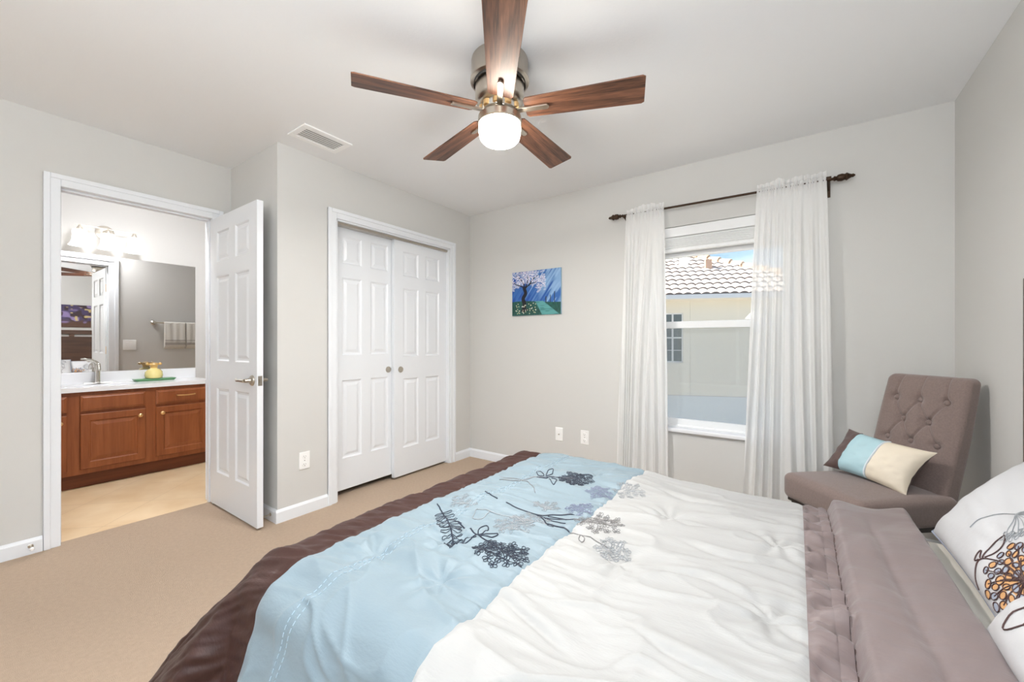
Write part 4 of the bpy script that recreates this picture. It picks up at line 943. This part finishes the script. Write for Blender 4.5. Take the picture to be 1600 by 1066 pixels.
m = MB(); hbox(m, SL, SR + .3, 0, T0, ZG - .01, ZG); m.build('soffit', stucco_m, house)
m = MB(); hbox(m, SL, SR + .3, -.09, .0, ZG + .0, ZG + .11); m.build('gutter', gutter_m, house)
hw_ = MB(); 
for s_ in (ws0, (ws0 + ws1) / 2 - .02 + .12, ws1 - .03): hbox(hw_, s_, s_ + .03, T0 + .03, T0 + .07, wz0, wz1)
for z_ in (wz0, 1.27, wz1 - .035): hbox(hw_, ws0, ws1, T0 + .03, T0 + .075, z_, z_ + .04)
for z_ in (.92, 1.62): hbox(hw_, ws0, ws1, T0 + .035, T0 + .055, z_, z_ + .014)
for s_ in (-1.155, -.885): hbox(hw_, s_, s_ + .014, T0 + .035, T0 + .055, wz0, wz1)
wf = hw_.build('window', gutter_m, house)
m = MB(); hbox(m, ws0, ws1, T0 + .06, T0 + .065, wz0, wz1); m.build('pane', hpane_m, wf)
m = MB()
for k in range(18): hbox(m, ws0 + .02, ws1 - .02, T0 + .09, T0 + .10, 1.29 + k * .039, 1.29 + k * .039 + .03)
m.build('blind', band_m, wf)
# S-tile roof: stepped wavy courses clipped at the hip
PITCH = .5; SC = 3.62
course = .36; wave = .235
top = MB(); ns = 420; ss = np.linspace(SL, SC, ns)
for k in range(20):
    t0, t1 = k * course - .05, (k + 1) * course + .02
    rows = []
    for j, (t_, lift) in enumerate(((t0, .0), (t0 + .002, .055), (t1, .015))):
        s_ = np.minimum(ss, SC - max(t_, 0)); wv = .045 * np.abs(np.sin(PI * s_ / wave + (k % 2) * .0)) ** .8
        z = ZG + .10 + PITCH * t_ + lift + wv * (1 if j else .25)
        rows.append(np.stack([HO[0] + E1[0] * s_ + NI[0] * t_, HO[1] + E1[1] * s_ + NI[1] * t_, z], -1))
    top.grid(np.stack(rows, 0)[1:], True)
    und = np.stack(rows, 0)[:2]
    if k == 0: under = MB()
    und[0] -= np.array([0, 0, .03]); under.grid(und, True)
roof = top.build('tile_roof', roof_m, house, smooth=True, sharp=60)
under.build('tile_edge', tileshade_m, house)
def hippt(t_, dz=0): s_ = SC - t_; return np.array(hp(s_, t_, ZG + .12 + PITCH * t_ + dz))
m = MB()
for k in range(26):
    a, b = hippt(k * .27), hippt(k * .27 + .33); m.tube([a + [0, 0, .05], b + [0, 0, .02]], [.125, .095], 10)
m.build('ridge_cap', ridge_m, house, smooth=True)
m = MB(); m.hexa([hp(SL, 0, ZG), hp(SC, 0, ZG), hp(SC - 7, 7, ZG), hp(SL, 7, ZG)], [hp(SL, 0, ZG + .06), hp(SC, 0, ZG + .06), hp(SC - 7, 7, ZG + .06 + 7 * PITCH), hp(SL, 7, ZG + .06 + 7 * PITCH)]); m.build('roof_deck', tileshade_m, house)
m = MB(); m.hexa([hp(SC, 0.0, ZG), hp(SC + .0, 8, ZG), hp(SC - 7, 7, ZG)], [hp(SC, 0, ZG + .08), hp(SC, 8, ZG + .08), hp(SC - 7, 7, ZG + .08 + 7 * PITCH)]); m.build('side_roof', roof_m, house)
pv = hp(.43, 2.05, ZG + .10 + PITCH * 2.05)
m = MB(); m.hexa([hp(.33, 1.97, pv[2] - .05), hp(.53, 1.97, pv[2] - .05), hp(.53, 2.17, pv[2] - .05), hp(.33, 2.17, pv[2] - .05)], [hp(.34, 1.98, pv[2] + .32), hp(.52, 1.98, pv[2] + .32), hp(.52, 2.16, pv[2] + .32), hp(.34, 2.16, pv[2] + .32)]); m.build('roof_vent', clay_m, house)
struct(box('ground', bounce_ground_m, -30, 30, YB + .25, 45, -3.1, -3.0))  # unseen ground, toned pale to bounce light onto the house
